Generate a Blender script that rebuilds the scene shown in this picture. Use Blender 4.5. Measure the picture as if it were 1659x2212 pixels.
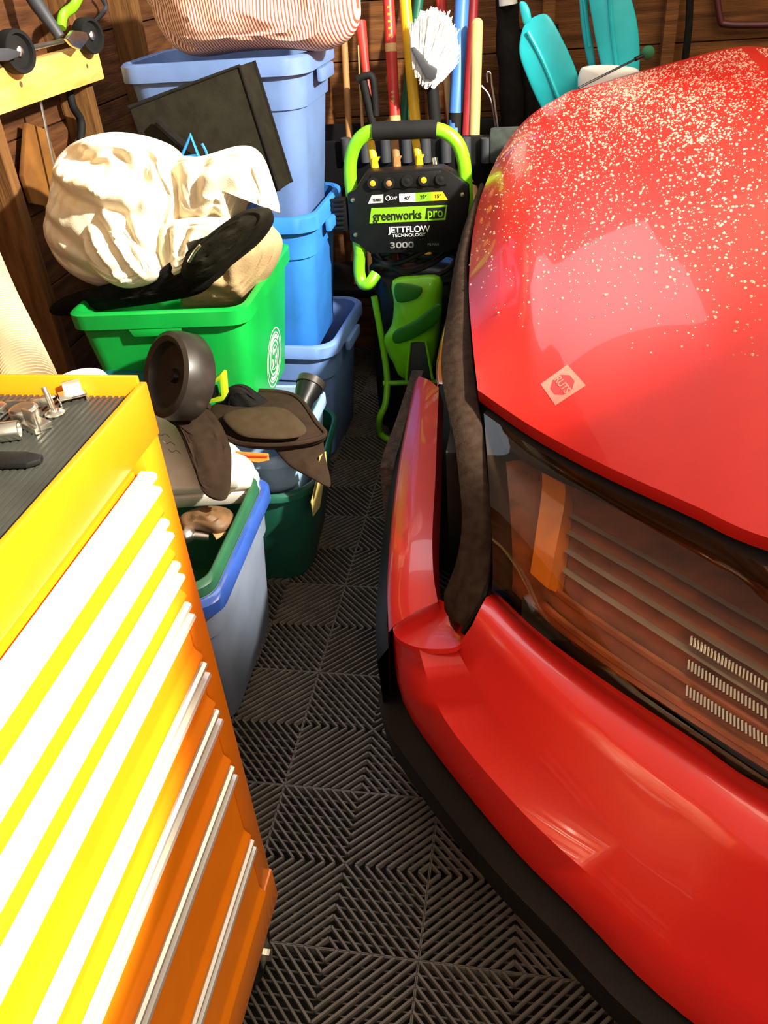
import bpy, bmesh, math, random
from mathutils import Vector, Matrix, noise
random.seed(7)
for o in list(bpy.data.objects): bpy.data.objects.remove(o)
COL = bpy.context.scene.collection
SC = bpy.context.scene

# ------------------------------------------------------------------ camera
W, H, F = 1659.0, 2212.0, 1780.0
CAM = Vector((0.49863618, -1.75951054, 1.50948608))
ROT = Matrix(((0.98514834, -0.03598864, 0.16789154), (0.15795082, 0.57339789, -0.80390696), (-0.06733714, 0.81848621, 0.57056642)))
cd = bpy.data.cameras.new('camera'); cam = bpy.data.objects.new('camera', cd); COL.objects.link(cam)
cam.matrix_world = Matrix.Translation(CAM) @ ROT.to_4x4()
cd.sensor_fit = 'VERTICAL'; cd.sensor_height = 24.0; cd.lens = 24.0 * F / H; cd.clip_start = 0.02; cd.clip_end = 60
SC.camera = cam
# ------------------------------------------------------------------ world, lights, exposure
wd = bpy.data.worlds.new('world'); SC.world = wd; wd.use_nodes = True
wd.node_tree.nodes['Background'].inputs[0].default_value = (1.0, 0.82, 0.62, 1)
wd.node_tree.nodes['Background'].inputs[1].default_value = 0.10
SC.view_settings.view_transform = 'Standard'; SC.view_settings.look = 'None'
SC.view_settings.exposure = 0.0; SC.view_settings.gamma = 1.0; SC.view_settings.use_curve_mapping = False
def light(name, kind, loc, tgt, energy, col, size=0.1, sizey=None, spot=None, blend=0.1):
    l = bpy.data.lights.new(name, kind); l.energy = energy; l.color = col
    if kind == 'AREA':
        l.size = size
        if sizey: l.shape = 'RECTANGLE'; l.size_y = sizey
    else: l.shadow_soft_size = size
    if spot: l.spot_size = math.radians(spot); l.spot_blend = blend
    o = bpy.data.objects.new(name, l); COL.objects.link(o); o.location = loc
    d = Vector(tgt) - Vector(loc); o.rotation_euler = d.to_track_quat('-Z', 'Y').to_euler()
    return o
light('added_spot_on_chest', 'SPOT', (1.6, -2.0, 2.35), (0.0, -1.55, 1.30), 1150, (1.0, 0.92, 0.66), 0.03, spot=31.5, blend=0.10)  # unseen spot, added so its cone edge draws the shadow line on the chest
light('added_spot_on_corner', 'SPOT', (1.9, -0.8, 2.35), (-0.45, 0.45, 1.05), 1150, (1.0, 0.93, 0.80), 0.05, spot=52, blend=0.3)  # unseen spot added to light the clothes and pillow from the right
light('ceiling_fill', 'AREA', (1.2, -0.95, 2.47), (1.2, -0.95, 0), 44, (1.0, 0.86, 0.66), 4.0, 4.9)  # broad area fill, added for light bounced off the ceiling
light('bumper_fill', 'AREA', (1.5, -3.45, 1.9), (1.1, -0.6, 0.45), 42, (1.0, 0.88, 0.72), 1.8, 0.9)  # unseen area fill added to brighten the bumper
light('ceiling_panel_over_car', 'AREA', (1.7, 0.1, 2.42), (1.7, 0.1, 0), 34, (1.0, 0.84, 0.60), 1.3, 1.3)
light('ceiling_tube_over_aisle', 'AREA', (-0.15, 1.0, 2.44), (-0.15, 1.0, 0), 13, (0.78, 0.88, 1.0), 1.2, 0.9)

# ------------------------------------------------------------------ pixel rays to world points at a real depth
def ray(u, v): return ROT @ Vector(((u - W / 2) / F, -(v - H / 2) / F, -1.0))
def pz(u, v, z): d = ray(u, v); return CAM + d * ((z - CAM.z) / d.z)
def py(u, v, y): d = ray(u, v); return CAM + d * ((y - CAM.y) / d.y)
def px(u, v, x): d = ray(u, v); return CAM + d * ((x - CAM.x) / d.x)

# ------------------------------------------------------------------ materials
MATS = {}
def mat(name, col, rough=0.5, metal=0.0, var=0.12, scale=18.0, bump=0.0, bscale=60.0, coat=0.0, spec=0.5, col2=None, stretch=None, sheen=0.0, trans=0.0, crough=0.03):
    if name in MATS: return MATS[name]
    m = bpy.data.materials.new(name); m.use_nodes = True; nt = m.node_tree; N = nt.nodes; L = nt.links
    b = N['Principled BSDF']
    b.inputs['Roughness'].default_value = rough; b.inputs['Metallic'].default_value = metal
    b.inputs['Coat Weight'].default_value = coat; b.inputs['Coat Roughness'].default_value = crough
    b.inputs['Specular IOR Level'].default_value = spec; b.inputs['Sheen Weight'].default_value = sheen
    b.inputs['Transmission Weight'].default_value = trans
    tc = N.new('ShaderNodeTexCoord'); mp = N.new('ShaderNodeMapping'); L.new(tc.outputs['Object'], mp.inputs[0])
    if stretch: mp.inputs['Scale'].default_value = stretch
    nz = N.new('ShaderNodeTexNoise'); nz.inputs['Scale'].default_value = scale; nz.inputs['Detail'].default_value = 6
    L.new(mp.outputs[0], nz.inputs[0])
    cr = N.new('ShaderNodeValToRGB'); L.new(nz.outputs[0], cr.inputs[0])
    c2 = col2 or tuple(min(1, c * (1 + var)) for c in col)
    c1 = col if col2 else tuple(c * (1 - var) for c in col)
    cr.color_ramp.elements[0].position = 0.32; cr.color_ramp.elements[1].position = 0.68
    cr.color_ramp.elements[0].color = (*c1, 1); cr.color_ramp.elements[1].color = (*c2, 1)
    L.new(cr.outputs[0], b.inputs['Base Color'])
    if bump:
        n2 = N.new('ShaderNodeTexNoise'); n2.inputs['Scale'].default_value = bscale; n2.inputs['Detail'].default_value = 4
        L.new(mp.outputs[0], n2.inputs[0])
        bp = N.new('ShaderNodeBump'); bp.inputs['Strength'].default_value = bump; bp.inputs['Distance'].default_value = 0.01
        L.new(n2.outputs[0], bp.inputs['Height']); L.new(bp.outputs[0], b.inputs['Normal'])
    MATS[name] = m
    return m
wood_dark = mat('brown_wall_wood', (0.055, 0.019, 0.007), 0.8, spec=0.2, col2=(0.13, 0.050, 0.016), scale=6, stretch=(1, 1, 9), bump=0.3, bscale=20)
wood_back = mat('brown_sheathing_wood', (0.075, 0.027, 0.008), 0.8, spec=0.2, col2=(0.19, 0.072, 0.020), scale=5, stretch=(1, 1, 10), bump=0.3, bscale=18)
wood_stud = mat('stud_wood', (0.10, 0.042, 0.012), 0.75, spec=0.2, col2=(0.20, 0.092, 0.028), scale=7, stretch=(9, 9, 1), bump=0.25, bscale=20)
wood_board = mat('pale_board_wood', (0.70, 0.36, 0.07), 0.6, col2=(0.88, 0.55, 0.16), scale=6, stretch=(1, 1, 5), bump=0.2, bscale=25)
amber_ply = mat('amber_ply', (0.26, 0.11, 0.022), 0.7, spec=0.2, col2=(0.11, 0.038, 0.010), scale=9)
floor_rib = mat('floor_tile_plastic', (0.125, 0.108, 0.090), 0.42, var=0.25, scale=25)
floor_low = mat('concrete', (0.015, 0.014, 0.013), 0.9)
paint = mat('chest_orange_paint', (0.88, 0.23, 0.006), 0.32, var=0.04, coat=0.35, crough=0.08)
alu = mat('brushed_aluminium', (0.82, 0.80, 0.75), 0.38, 0.55, var=0.05, scale=40, stretch=(1, 0.02, 1))
rubber = mat('ribbed_mat_rubber', (0.030, 0.031, 0.030), 0.45, var=0.2)
zinc = mat('zinc_steel', (0.72, 0.70, 0.64), 0.30, 1.0, var=0.1, scale=60)
black_pl = mat('black_plastic', (0.006, 0.006, 0.0065), 0.4, var=0.2, spec=0.3)
black_rub = mat('black_rubber', (0.009, 0.0085, 0.008), 0.7, var=0.2, spec=0.2)
grey_pl = mat('grey_plastic', (0.04, 0.043, 0.05), 0.5, var=0.15)
lime = mat('lime_green_paint', (0.20, 0.62, 0.01), 0.33, var=0.08, coat=0.3)
lime_cl = mat('lime_clip_plastic', (0.45, 0.62, 0.015), 0.4)
green_bin = mat('green_bin_plastic', (0.004, 0.34, 0.045), 0.38, var=0.12, scale=9)
blue_tote = mat('slate_blue_tote_plastic', (0.13, 0.22, 0.46), 0.45, var=0.1, scale=10, bump=0.05, bscale=400)
blue_mid = mat('bright_blue_tote_plastic', (0.035, 0.22, 0.68), 0.42, var=0.1, scale=10)
blue_low = mat('pale_blue_tote_plastic', (0.15, 0.27, 0.60), 0.45, var=0.1, scale=10)
blue_pale = mat('powder_blue_tote_plastic', (0.28, 0.42, 0.60), 0.45, var=0.1, scale=10)
dk_green = mat('dark_green_tub_plastic', (0.010, 0.085, 0.055), 0.42, var=0.15, scale=10)
mid_green = mat('green_tote_plastic', (0.02, 0.10, 0.045), 0.4, var=0.15, scale=10)
tape_m = mat('masking_tape', (0.52, 0.42, 0.14), 0.7, var=0.2, scale=50)
canvas = mat('cream_canvas', (0.86, 0.76, 0.54), 0.85, var=0.07, scale=30, bump=0.15, bscale=300, sheen=0.2)
tan_cl = mat('tan_cloth', (0.45, 0.31, 0.15), 0.85, var=0.1, scale=20, bump=0.15, bscale=200)
black_cl = mat('black_cloth', (0.009, 0.008, 0.007), 0.9, var=0.25, scale=40, bump=0.2, bscale=200, spec=0.1)
olive_cl = mat('charcoal_fabric', (0.012, 0.0105, 0.006), 0.85, var=0.25, scale=30, bump=0.15, bscale=250, spec=0.1)
brown_cl = mat('brown_pad_fabric', (0.026, 0.015, 0.009), 0.85, var=0.15, scale=40, bump=0.15, bscale=300, spec=0.1)
brown_in = mat('brown_pad_inset', (0.046, 0.030, 0.016), 0.8, var=0.12, scale=40, bump=0.1, bscale=300, spec=0.1)
orange_tag = mat('orange_tag_fabric', (0.85, 0.18, 0.02), 0.6)
case_pl = mat('pale_grey_case_plastic', (0.72, 0.66, 0.57), 0.32, var=0.08)
white_pl = mat('white_plastic', (0.80, 0.80, 0.76), 0.4, var=0.04)
hose_m = mat('beige_hose_plastic', (0.62, 0.50, 0.31), 0.45, var=0.08)
red_h = mat('red_handle_paint', (0.50, 0.035, 0.025), 0.4, var=0.15)
dkred_h = mat('dark_red_handle_paint', (0.33, 0.025, 0.03), 0.35, var=0.12)
yel_h = mat('yellow_handle_fibreglass', (0.75, 0.42, 0.012), 0.4, var=0.1)
grn_h = mat('dark_green_handle', (0.008, 0.12, 0.065), 0.45)
blu_h = mat('blue_handle_plastic', (0.06, 0.20, 0.60), 0.4, var=0.08)
tan_h = mat('bare_wood_handle', (0.58, 0.36, 0.14), 0.6, var=0.15, scale=12, stretch=(8, 8, 1))
brn_h = mat('brown_wood_handle', (0.38, 0.17, 0.05), 0.6, var=0.2, scale=12)
bristle = mat('white_bristle', (0.80, 0.78, 0.72), 0.8, var=0.08, scale=80)
teal = mat('turquoise_paddle_plastic', (0.015, 0.50, 0.56), 0.42, var=0.08)
blue_cord = mat('blue_cord_plastic', (0.03, 0.25, 0.75), 0.4)
car_red = mat('red_car_paint', (0.62, 0.016, 0.012), 0.36, var=0.03, coat=0.4, crough=0.03)
rail_m = mat('dusty_brown_rail', (0.018, 0.009, 0.005), 0.8, col2=(0.036, 0.022, 0.014), scale=45, bump=0.15, bscale=200, spec=0.1)
trim_blk = mat('black_car_trim', (0.0045, 0.0035, 0.003), 0.45, var=0.3, scale=30, spec=0.2)
bay_m = mat('dark_engine_bay', (0.006, 0.005, 0.005), 0.8)
dirt_panel = mat('mud_caked_panel', (0.030, 0.012, 0.010), 0.8, col2=(0.085, 0.05, 0.035), scale=60, bump=0.6, bscale=90)
lamp_in = mat('lamp_reflector_amber', (0.30, 0.085, 0.03), 0.35, 0.0, var=0.35, scale=14, stretch=(1, 1, 4))
lamp_dark = mat('lamp_bezel_dark', (0.035, 0.022, 0.014), 0.3, var=0.3)
chrome = mat('chrome', (0.78, 0.76, 0.72), 0.10, 1.0, var=0.05)
amber_l = mat('amber_lens_and_reflection', (0.75, 0.22, 0.02), 0.12, coat=1.0)
brown_junk = mat('brown_leather', (0.13, 0.065, 0.025), 0.6, var=0.3, scale=25)
card_m = mat('tan_cardboard', (0.35, 0.21, 0.09), 0.75, var=0.2)
dark_pl = mat('dark_grey_brown_plastic', (0.026, 0.021, 0.017), 0.38, var=0.3, scale=20)
dark_in = mat('dark_recess_plastic', (0.014, 0.010, 0.008), 0.5, var=0.3, scale=20)
teal_dk = mat('deep_teal_plastic', (0.008, 0.10, 0.10), 0.4)
print_w = mat('white_print', (0.80, 0.80, 0.78), 0.5, var=0.02)
print_k = mat('black_print', (0.008, 0.008, 0.008), 0.5, var=0.02)
print_g = mat('grey_print', (0.22, 0.22, 0.22), 0.5, var=0.02)
lab_lime = mat('lime_label', (0.22, 0.55, 0.015), 0.4, var=0.03)
lab_yel = mat('yellow_label', (0.78, 0.55, 0.01), 0.4, var=0.03)
lab_grey = mat('silver_label', (0.45, 0.47, 0.47), 0.4, var=0.03)
gold_p = mat('gold_print', (0.65, 0.35, 0.06), 0.5)
pink_wh = mat('painted_reflection_pink', (0.72, 0.16, 0.12), 0.45, var=0.12, scale=60)
refl_red = mat('painted_reflection_red', (0.56, 0.03, 0.03), 0.45, var=0.15, scale=60)
green_ball = mat('green_foam', (0.01, 0.12, 0.05), 0.8)

def lens_mat():
    m = bpy.data.materials.new('clear_lamp_lens'); m.use_nodes = True; N = m.node_tree.nodes; L = m.node_tree.links
    for n in list(N): N.remove(n)
    out = N.new('ShaderNodeOutputMaterial'); mx = N.new('ShaderNodeMixShader'); tr = N.new('ShaderNodeBsdfTransparent'); gl = N.new('ShaderNodeBsdfGlossy')
    fr = N.new('ShaderNodeFresnel'); fr.inputs[0].default_value = 1.27; gl.inputs['Roughness'].default_value = 0.02
    tr.inputs[0].default_value = (0.88, 0.80, 0.70, 1)
    ad = N.new('ShaderNodeMath'); ad.operation = 'ADD'; ad.inputs[1].default_value = 0.01
    L.new(fr.outputs[0], ad.inputs[0]); L.new(ad.outputs[0], mx.inputs[0])
    L.new(tr.outputs[0], mx.inputs[1]); L.new(gl.outputs[0], mx.inputs[2]); L.new(mx.outputs[0], out.inputs[0])
    return m
lens_m = lens_mat()
def water_mat():
    m = bpy.data.materials.new('water_drop'); m.use_nodes = True; b = m.node_tree.nodes['Principled BSDF']
    b.inputs['Base Color'].default_value = (0.95, 0.62, 0.40, 1); b.inputs['Transmission Weight'].default_value = 0.6; b.inputs['Coat Weight'].default_value = 1.0
    b.inputs['Roughness'].default_value = 0.02; b.inputs['IOR'].default_value = 1.33
    return m
water_m = water_mat()
def stripe_mat():
    m = bpy.data.materials.new('orange_striped_ticking'); m.use_nodes = True; N = m.node_tree.nodes; L = m.node_tree.links; b = N['Principled BSDF']
    uv = N.new('ShaderNodeTexCoord'); nz = N.new('ShaderNodeTexNoise'); nz.inputs['Scale'].default_value = 3.0; nz.inputs['Detail'].default_value = 1
    L.new(uv.outputs['Object'], nz.inputs[0])
    sx = N.new('ShaderNodeSeparateXYZ'); L.new(uv.outputs['Object'], sx.inputs[0])
    a = N.new('ShaderNodeMath'); a.operation = 'MULTIPLY_ADD'; a.inputs[1].default_value = 0.035; L.new(nz.outputs[0], a.inputs[0]); L.new(sx.outputs[0], a.inputs[2])
    z2 = N.new('ShaderNodeMath'); z2.operation = 'MULTIPLY_ADD'; z2.inputs[1].default_value = -0.03; L.new(sx.outputs[2], z2.inputs[0]); L.new(a.outputs[0], z2.inputs[2])
    s = N.new('ShaderNodeMath'); s.operation = 'MULTIPLY'; s.inputs[1].default_value = 2 * math.pi / 0.0082; L.new(z2.outputs[0], s.inputs[0])
    si = N.new('ShaderNodeMath'); si.operation = 'SINE'; L.new(s.outputs[0], si.inputs[0])
    cr = N.new('ShaderNodeValToRGB'); L.new(si.outputs[0], cr.inputs[0])
    cr.color_ramp.elements[0].position = 0.0; cr.color_ramp.elements[0].color = (0.80, 0.68, 0.58, 1)
    cr.color_ramp.elements[1].position = 0.35; cr.color_ramp.elements[1].color = (0.36, 0.085, 0.04, 1)
    L.new(cr.outputs[0], b.inputs['Base Color']); b.inputs['Roughness'].default_value = 0.9
    return m
stripe_m = stripe_mat()

# ------------------------------------------------------------------ mesh helpers
class MB:
    def __init__(s): s.v = []; s.f = []
    def add(s, vs, fs):
        k = len(s.v); s.v += [Vector(p) for p in vs]; s.f += [tuple(i + k for i in f) for f in fs]; return s
    def box(s, c, d, m=None):
        c = Vector(c); m = m or Matrix.Identity(3)
        vs = [c + m @ Vector((x * d[0] / 2, y * d[1] / 2, z * d[2] / 2)) for x in (-1, 1) for y in (-1, 1) for z in (-1, 1)]
        return s.add(vs, [(0, 1, 3, 2), (4, 6, 7, 5), (0, 4, 5, 1), (2, 3, 7, 6), (0, 2, 6, 4), (1, 5, 7, 3)])
    def bb(s, a, b):
        a, b = Vector(a), Vector(b); return s.box((a + b) / 2, b - a)
    def loft(s, rows, closed=False, cap0=False, cap1=False):
        n = len(rows[0]); vs = [p for r in rows for p in r]; fs = []
        for i in range(len(rows) - 1):
            for j in range(n if closed else n - 1):
                a = i * n + j; b = i * n + (j + 1) % n; fs.append((a, b, b + n, a + n))
        if cap0: fs.append(tuple(reversed(range(n))))
        if cap1: fs.append(tuple(range((len(rows) - 1) * n, len(rows) * n)))
        return s.add(vs, fs)
    def tube(s, path, r, seg=10, cap=True, closed=False):
        P = [Vector(p) for p in path]; R = r if isinstance(r, (list, tuple)) else [r] * len(P); rows = []
        t0 = (P[1] - P[0]).normalized(); up = Vector((0, 0, 1)) if abs(t0.z) < 0.9 else Vector((0, 1, 0))
        nrm = t0.cross(up).normalized()
        for i, p in enumerate(P):
            if closed: t = P[(i + 1) % len(P)] - P[i - 1]
            else: t = P[min(i + 1, len(P) - 1)] - P[max(i - 1, 0)]
            t.normalize(); nrm = (nrm - t * nrm.dot(t)).normalized(); bn = t.cross(nrm)
            rows.append([p + (nrm * math.cos(2 * math.pi * k / seg) + bn * math.sin(2 * math.pi * k / seg)) * R[i] for k in range(seg)])
        if closed: rows.append(rows[0])
        return s.loft(rows, True, cap and not closed, cap and not closed)
    def lathe(s, o, ax, prof, seg=24, ring=False):
        o = Vector(o); ax = Vector(ax).normalized(); u = ax.cross(Vector((0, 0, 1)) if abs(ax.z) < 0.9 else Vector((1, 0, 0))).normalized(); w = ax.cross(u)
        rows = [[o + ax * h + (u * math.cos(2 * math.pi * k / seg) + w * math.sin(2 * math.pi * k / seg)) * r for k in range(seg)] for r, h in (prof + prof[:1] if ring else prof)]
        return s.loft(rows, True, not ring, not ring)
    def prism(s, poly, off):
        P = [Vector(p) for p in poly]; o = Vector(off); n = len(P)
        fs = [tuple(reversed(range(n))), tuple(range(n, 2 * n))] + [(i, (i + 1) % n, (i + 1) % n + n, i + n) for i in range(n)]
        return s.add(P + [p + o for p in P], fs)
    def ball(s, c, r, seg=16, rings=10, sc=(1, 1, 1)):
        c = Vector(c); rows = []
        for i in range(1, rings):
            a = math.pi * i / rings
            rows.append([c + Vector((math.sin(a) * math.cos(2 * math.pi * k / seg) * sc[0], math.sin(a) * math.sin(2 * math.pi * k / seg) * sc[1], -math.cos(a) * sc[2])) * r for k in range(seg)])
        return s.loft(rows, True, True, True)
    def mesh(s, name, bevel=0, bseg=2, smooth=True, ang=40):
        me = bpy.data.meshes.new(name); me.from_pydata([tuple(p) for p in s.v], [], s.f)
        bm = bmesh.new(); bm.from_mesh(me); bmesh.ops.remove_doubles(bm, verts=bm.verts, dist=1e-5)
        bmesh.ops.recalc_face_normals(bm, faces=bm.faces)
        if bevel:
            es = [e for e in bm.edges if len(e.link_faces) == 2 and e.calc_face_angle() > math.radians(30)]
            bmesh.ops.bevel(bm, geom=es, offset=bevel, segments=bseg, profile=0.6, affect='EDGES', clamp_overlap=True)
        for f in bm.faces: f.smooth = smooth
        if smooth:
            for e in bm.edges: e.smooth = not (len(e.link_faces) == 2 and e.calc_face_angle(0) > math.radians(ang))
        bm.to_mesh(me); bm.free(); return me

def thing(name, label, cat, loc=(0, 0, 0), group=None):
    o = bpy.data.objects.new(name, None); o.empty_display_size = 0.05; COL.objects.link(o); o.location = loc
    o['label'] = label; o['category'] = cat
    if group: o['group'] = group
    return o
def link(name, me, m, parent=None, label=None):
    o = bpy.data.objects.new(name, me); COL.objects.link(o)
    if m and not me.materials: me.materials.append(m)
    if parent:
        o.parent = parent; o.matrix_parent_inverse = Matrix.Translation(-parent.location) if parent.type == 'EMPTY' else Matrix.Identity(4)
    if label: o['label'] = label
    return o
def part(name, mb, m, parent=None, bevel=0, smooth=True, label=None, ang=40, bseg=2):
    return link(name, mb.mesh(name, bevel, bseg, smooth, ang), m, parent, label)
def single(name, mb, m, label, cat, group=None, bevel=0, smooth=True, ang=40, bseg=2):
    o = part(name, mb, m, None, bevel, smooth, None, ang, bseg); o['label'] = label; o['category'] = cat
    if group: o['group'] = group
    return o
def struct(name, mb, m, parent=None, bevel=0):
    o = part(name, mb, m, parent, bevel, smooth=False); o['kind'] = 'structure'; return o

def smooth_path(P, n=6, closed=False):
    P = [Vector(p) for p in P]; out = []; N = len(P); rng = N if closed else N - 1
    for i in range(rng):
        if closed: a, b, c, d = P[(i - 1) % N], P[i], P[(i + 1) % N], P[(i + 2) % N]
        else: a, b, c, d = P[max(i - 1, 0)], P[i], P[i + 1], P[min(i + 2, N - 1)]
        for k in range(n):
            t = k / n
            out.append(0.5 * ((2 * b) + (c - a) * t + (2 * a - 5 * b + 4 * c - d) * t * t + (3 * b - a - 3 * c + d) * t ** 3))
    if not closed: out.append(P[-1])
    return out
def resample(P, n):
    L = [0]
    for i in range(1, len(P)): L.append(L[-1] + (P[i] - P[i - 1]).length)
    out = []; j = 0
    for k in range(n):
        t = L[-1] * k / (n - 1)
        while j < len(P) - 2 and L[j + 1] < t: j += 1
        s = (t - L[j]) / max(1e-9, L[j + 1] - L[j]); out.append(P[j].lerp(P[j + 1], min(1, max(0, s))))
    return out

def pillow(outline, nrm, tf, tb, fold=0.0, fs=9.0, rings=16, n=5, seed=0, power=0.5, aniso=(1, 1, 1), flat=None, ridge=0.0, rdir=None, rfreq=30, creases=()):
    """stuffed soft form: a smooth closed outline with real thickness in front (tf) and behind (tb), and folds"""
    B = smooth_path(outline, n, True); nrm = Vector(nrm).normalized(); c = sum(B, Vector()) / len(B); mb = MB(); rows = []
    off = Vector((seed * 7.1, seed * 3.3, seed * 1.7)); A = Vector(aniso)
    def disp(p, k):
        q = Vector((p.x * A.x, p.y * A.y, p.z * A.z)) * fs + off
        v = noise.noise(q) * 0.6 + (0.5 - abs(noise.noise(q * 1.7 + Vector((5, 2, 9))))) * 0.9 - 0.2
        d = fold * k * v
        for a, b, dep, wid in creases:
            pp = p - nrm * nrm.dot(p - c); ab = b - a; t = max(0, min(1, (pp - a).dot(ab) / ab.length_squared)); w_ = (pp - a - ab * t)
            w_ = (w_ - nrm * w_.dot(nrm)); side = w_.dot(nrm.cross(ab).normalized()); q_ = w_.length / wid; e_ = 1 - 0.6 * abs(2 * t - 1)
            d += k * dep * e_ * (-1.3 * math.exp(-q_ * q_ * 5) + 0.75 * math.exp(-((side / wid - 0.9) / 0.7) ** 2) * (1 if w_.length < wid * 2.5 else 0))
        if ridge:
            w = p.dot(rdir) * rfreq + 2.5 * noise.noise(q * 0.5); d += ridge * k * math.sin(w)
        return d
    def ring(r, side):
        h = (1 - r ** 2) ** power if r < 1 else 0; out = []
        if flat: h = min(1.0, h * flat)
        for b in B:
            p = c + (b - c) * r; k = min(1, (1 - r) * 5) if r < 1 else 0
            t = tf if side > 0 else tb
            out.append(p + nrm * side * (h * t + disp(p + nrm * h, k) * (1 if side > 0 else 0.4)))
        return out
    rs = [1 - (i / rings) ** 1.6 for i in range(rings)]
    for r in reversed(rs): rows.append(ring(max(r, 0.015), 1))
    for r in rs[1:]: rows.append(ring(max(r, 0.015), -1))
    mb.loft(rows, True, True, True)
    return mb
def rrect(L, Wd, r, n=5):
    pts = []
    for cx, cy, a0 in ((L / 2 - r, Wd / 2 - r, 0), (-L / 2 + r, Wd / 2 - r, 90), (-L / 2 + r, -Wd / 2 + r, 180), (L / 2 - r, -Wd / 2 + r, 270)):
        for k in range(n + 1):
            a = math.radians(a0 + 90 * k / n); pts.append(Vector((cx + r * math.cos(a), cy + r * math.sin(a), 0)))
    return pts
def text_mesh(name, s, size, o, xd, yd, m, parent, thick=0.0006, bold=0.0):
    cu = bpy.data.curves.new(name, 'FONT'); cu.body = s; cu.size = size; cu.align_x = 'CENTER'; cu.align_y = 'CENTER'; cu.extrude = thick; cu.offset = bold
    t = bpy.data.objects.new(name + '_tmp', cu); COL.objects.link(t); dg = bpy.context.evaluated_depsgraph_get()
    me = bpy.data.meshes.new_from_object(t.evaluated_get(dg)); bpy.data.objects.remove(t)
    xd, yd = Vector(xd), Vector(yd); z = xd.normalized().cross(yd.normalized())
    M = Matrix.Translation(Vector(o)) @ Matrix((xd, yd, z)).transposed().to_4x4()
    me.transform(M); me.name = name; me.materials.clear()
    return link(name, me, m, parent)

# ================================================================== THE SETTING
S = 0.17
fl = struct('floor', MB().bb((-1.0, -3.6, -0.08), (3.3, 1.75, -0.040)), floor_low)
tile = MB(); pitch = S / 8; wdt = pitch * 0.707 * 0.40
for ci in range(2):
    for cj in range(2):
        x0, y0 = ci * S, cj * S; even = (ci + cj) % 2 == 0
        for k in range(-7, 8):
            d = k * pitch
            if even: a = Vector((max(0, d), max(0, -d), 0)); b = Vector((min(S, S + d), min(S, S - d), 0))
            else:
                t = S + d; a = Vector((max(0, t - S), min(S, t), 0)); b = Vector((min(S, t), max(0, t - S), 0))
            o = Vector((x0, y0, 0)); dr = (b - a).normalized(); nn = Vector((-dr.y, dr.x, 0)) * wdt / 2; tp = nn * 0.72
            a, b = a + o, b + o; lo = Vector((0, 0, -0.012)); ins = dr * 0.0005
            a += ins; b -= ins
            tile.add([a - nn + lo, a + nn + lo, b + nn + lo, b - nn + lo, a - tp, a + tp, b + tp, b - tp],
                     [(4, 7, 6, 5), (0, 4, 5, 1), (2, 6, 7, 3), (1, 5, 6, 2), (3, 7, 4, 0)])
        for k in range(1, 8):   # low cross bars under the ribs
            tile.bb((x0 + 0.0005, y0 + k * pitch - 0.0012, -0.016), (x0 + S - 0.0005, y0 + k * pitch + 0.0012, -0.0115))
for a, b in (((0.0004, 0.0004), (2 * S - 0.0004, 0.0024)), ((0.0004, 2 * S - 0.0024), (2 * S - 0.0004, 2 * S - 0.0004)), ((0.0004, 0.0004), (0.0024, 2 * S - 0.0004)), ((2 * S - 0.0024, 0.0004), (2 * S - 0.0004, 2 * S - 0.0004))):
    tile.bb((*a, -0.040), (*b, -0.003))
tme = tile.mesh('floor_tile', smooth=False); tme.materials.append(floor_rib)
for i in range(-3, 6):
    for j in range(-7, 5):
        o = link('floor_tile', tme, None, fl); o.location = (i * 2 * S, j * 2 * S, 0)
XL, YB = -0.86, 1.66
wl = struct('wall_left', MB().bb((XL - 0.06, -3.6, 0), (XL - 0.02, YB + 0.06, 2.5)), wood_dark)
wb = struct('wall_back', MB().bb((XL, YB + 0.02, 0), (3.3, YB + 0.06, 2.5)), wood_back)
struct('wall_right', MB().bb((3.3, -3.6, 0), (3.34, YB + 0.06, 2.5)), wood_back)
struct('wall_front', MB().bb((XL - 0.06, -3.64, 0), (3.34, -3.6, 2.5)), mat('brown_garage_door', (0.16, 0.075, 0.035), 0.6))
struct('ceiling', MB().bb((XL - 0.06, -3.64, 2.5), (3.34, YB + 0.06, 2.54)), wood_stud)
for k in range(13):
    z0 = k * 0.19; z1 = min(2.5, z0 + 0.186)
    part('plank', MB().bb((XL, YB, z0), (3.29, YB + 0.018 + 0.003 * (k % 3), z1)), wood_back, wb, bevel=0.002, smooth=False)
    part('plank', MB().bb((XL - 0.018 - 0.003 * (k % 2), -3.5, z0), (XL, YB - 0.001, z1)), wood_dark, wl, bevel=0.002, smooth=False)
for y in (-1.3, -0.75, -0.21, 0.20, 0.70, 1.14, 1.60):
    part('stud', MB().bb((XL + 0.0005, y - 0.021, 0), (XL + 0.089, y + 0.021, 2.499)), wood_stud, wl, bevel=0.002, smooth=False)
for x in (-0.3, 0.10, 0.52, 0.93, 1.35, 1.8, 2.3, 2.8):
    part('stud', MB().bb((x - 0.021, YB - 0.06, 0), (x + 0.021, YB - 0.0005, 2.499)), wood_back, wb, bevel=0.002, smooth=False)

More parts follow.
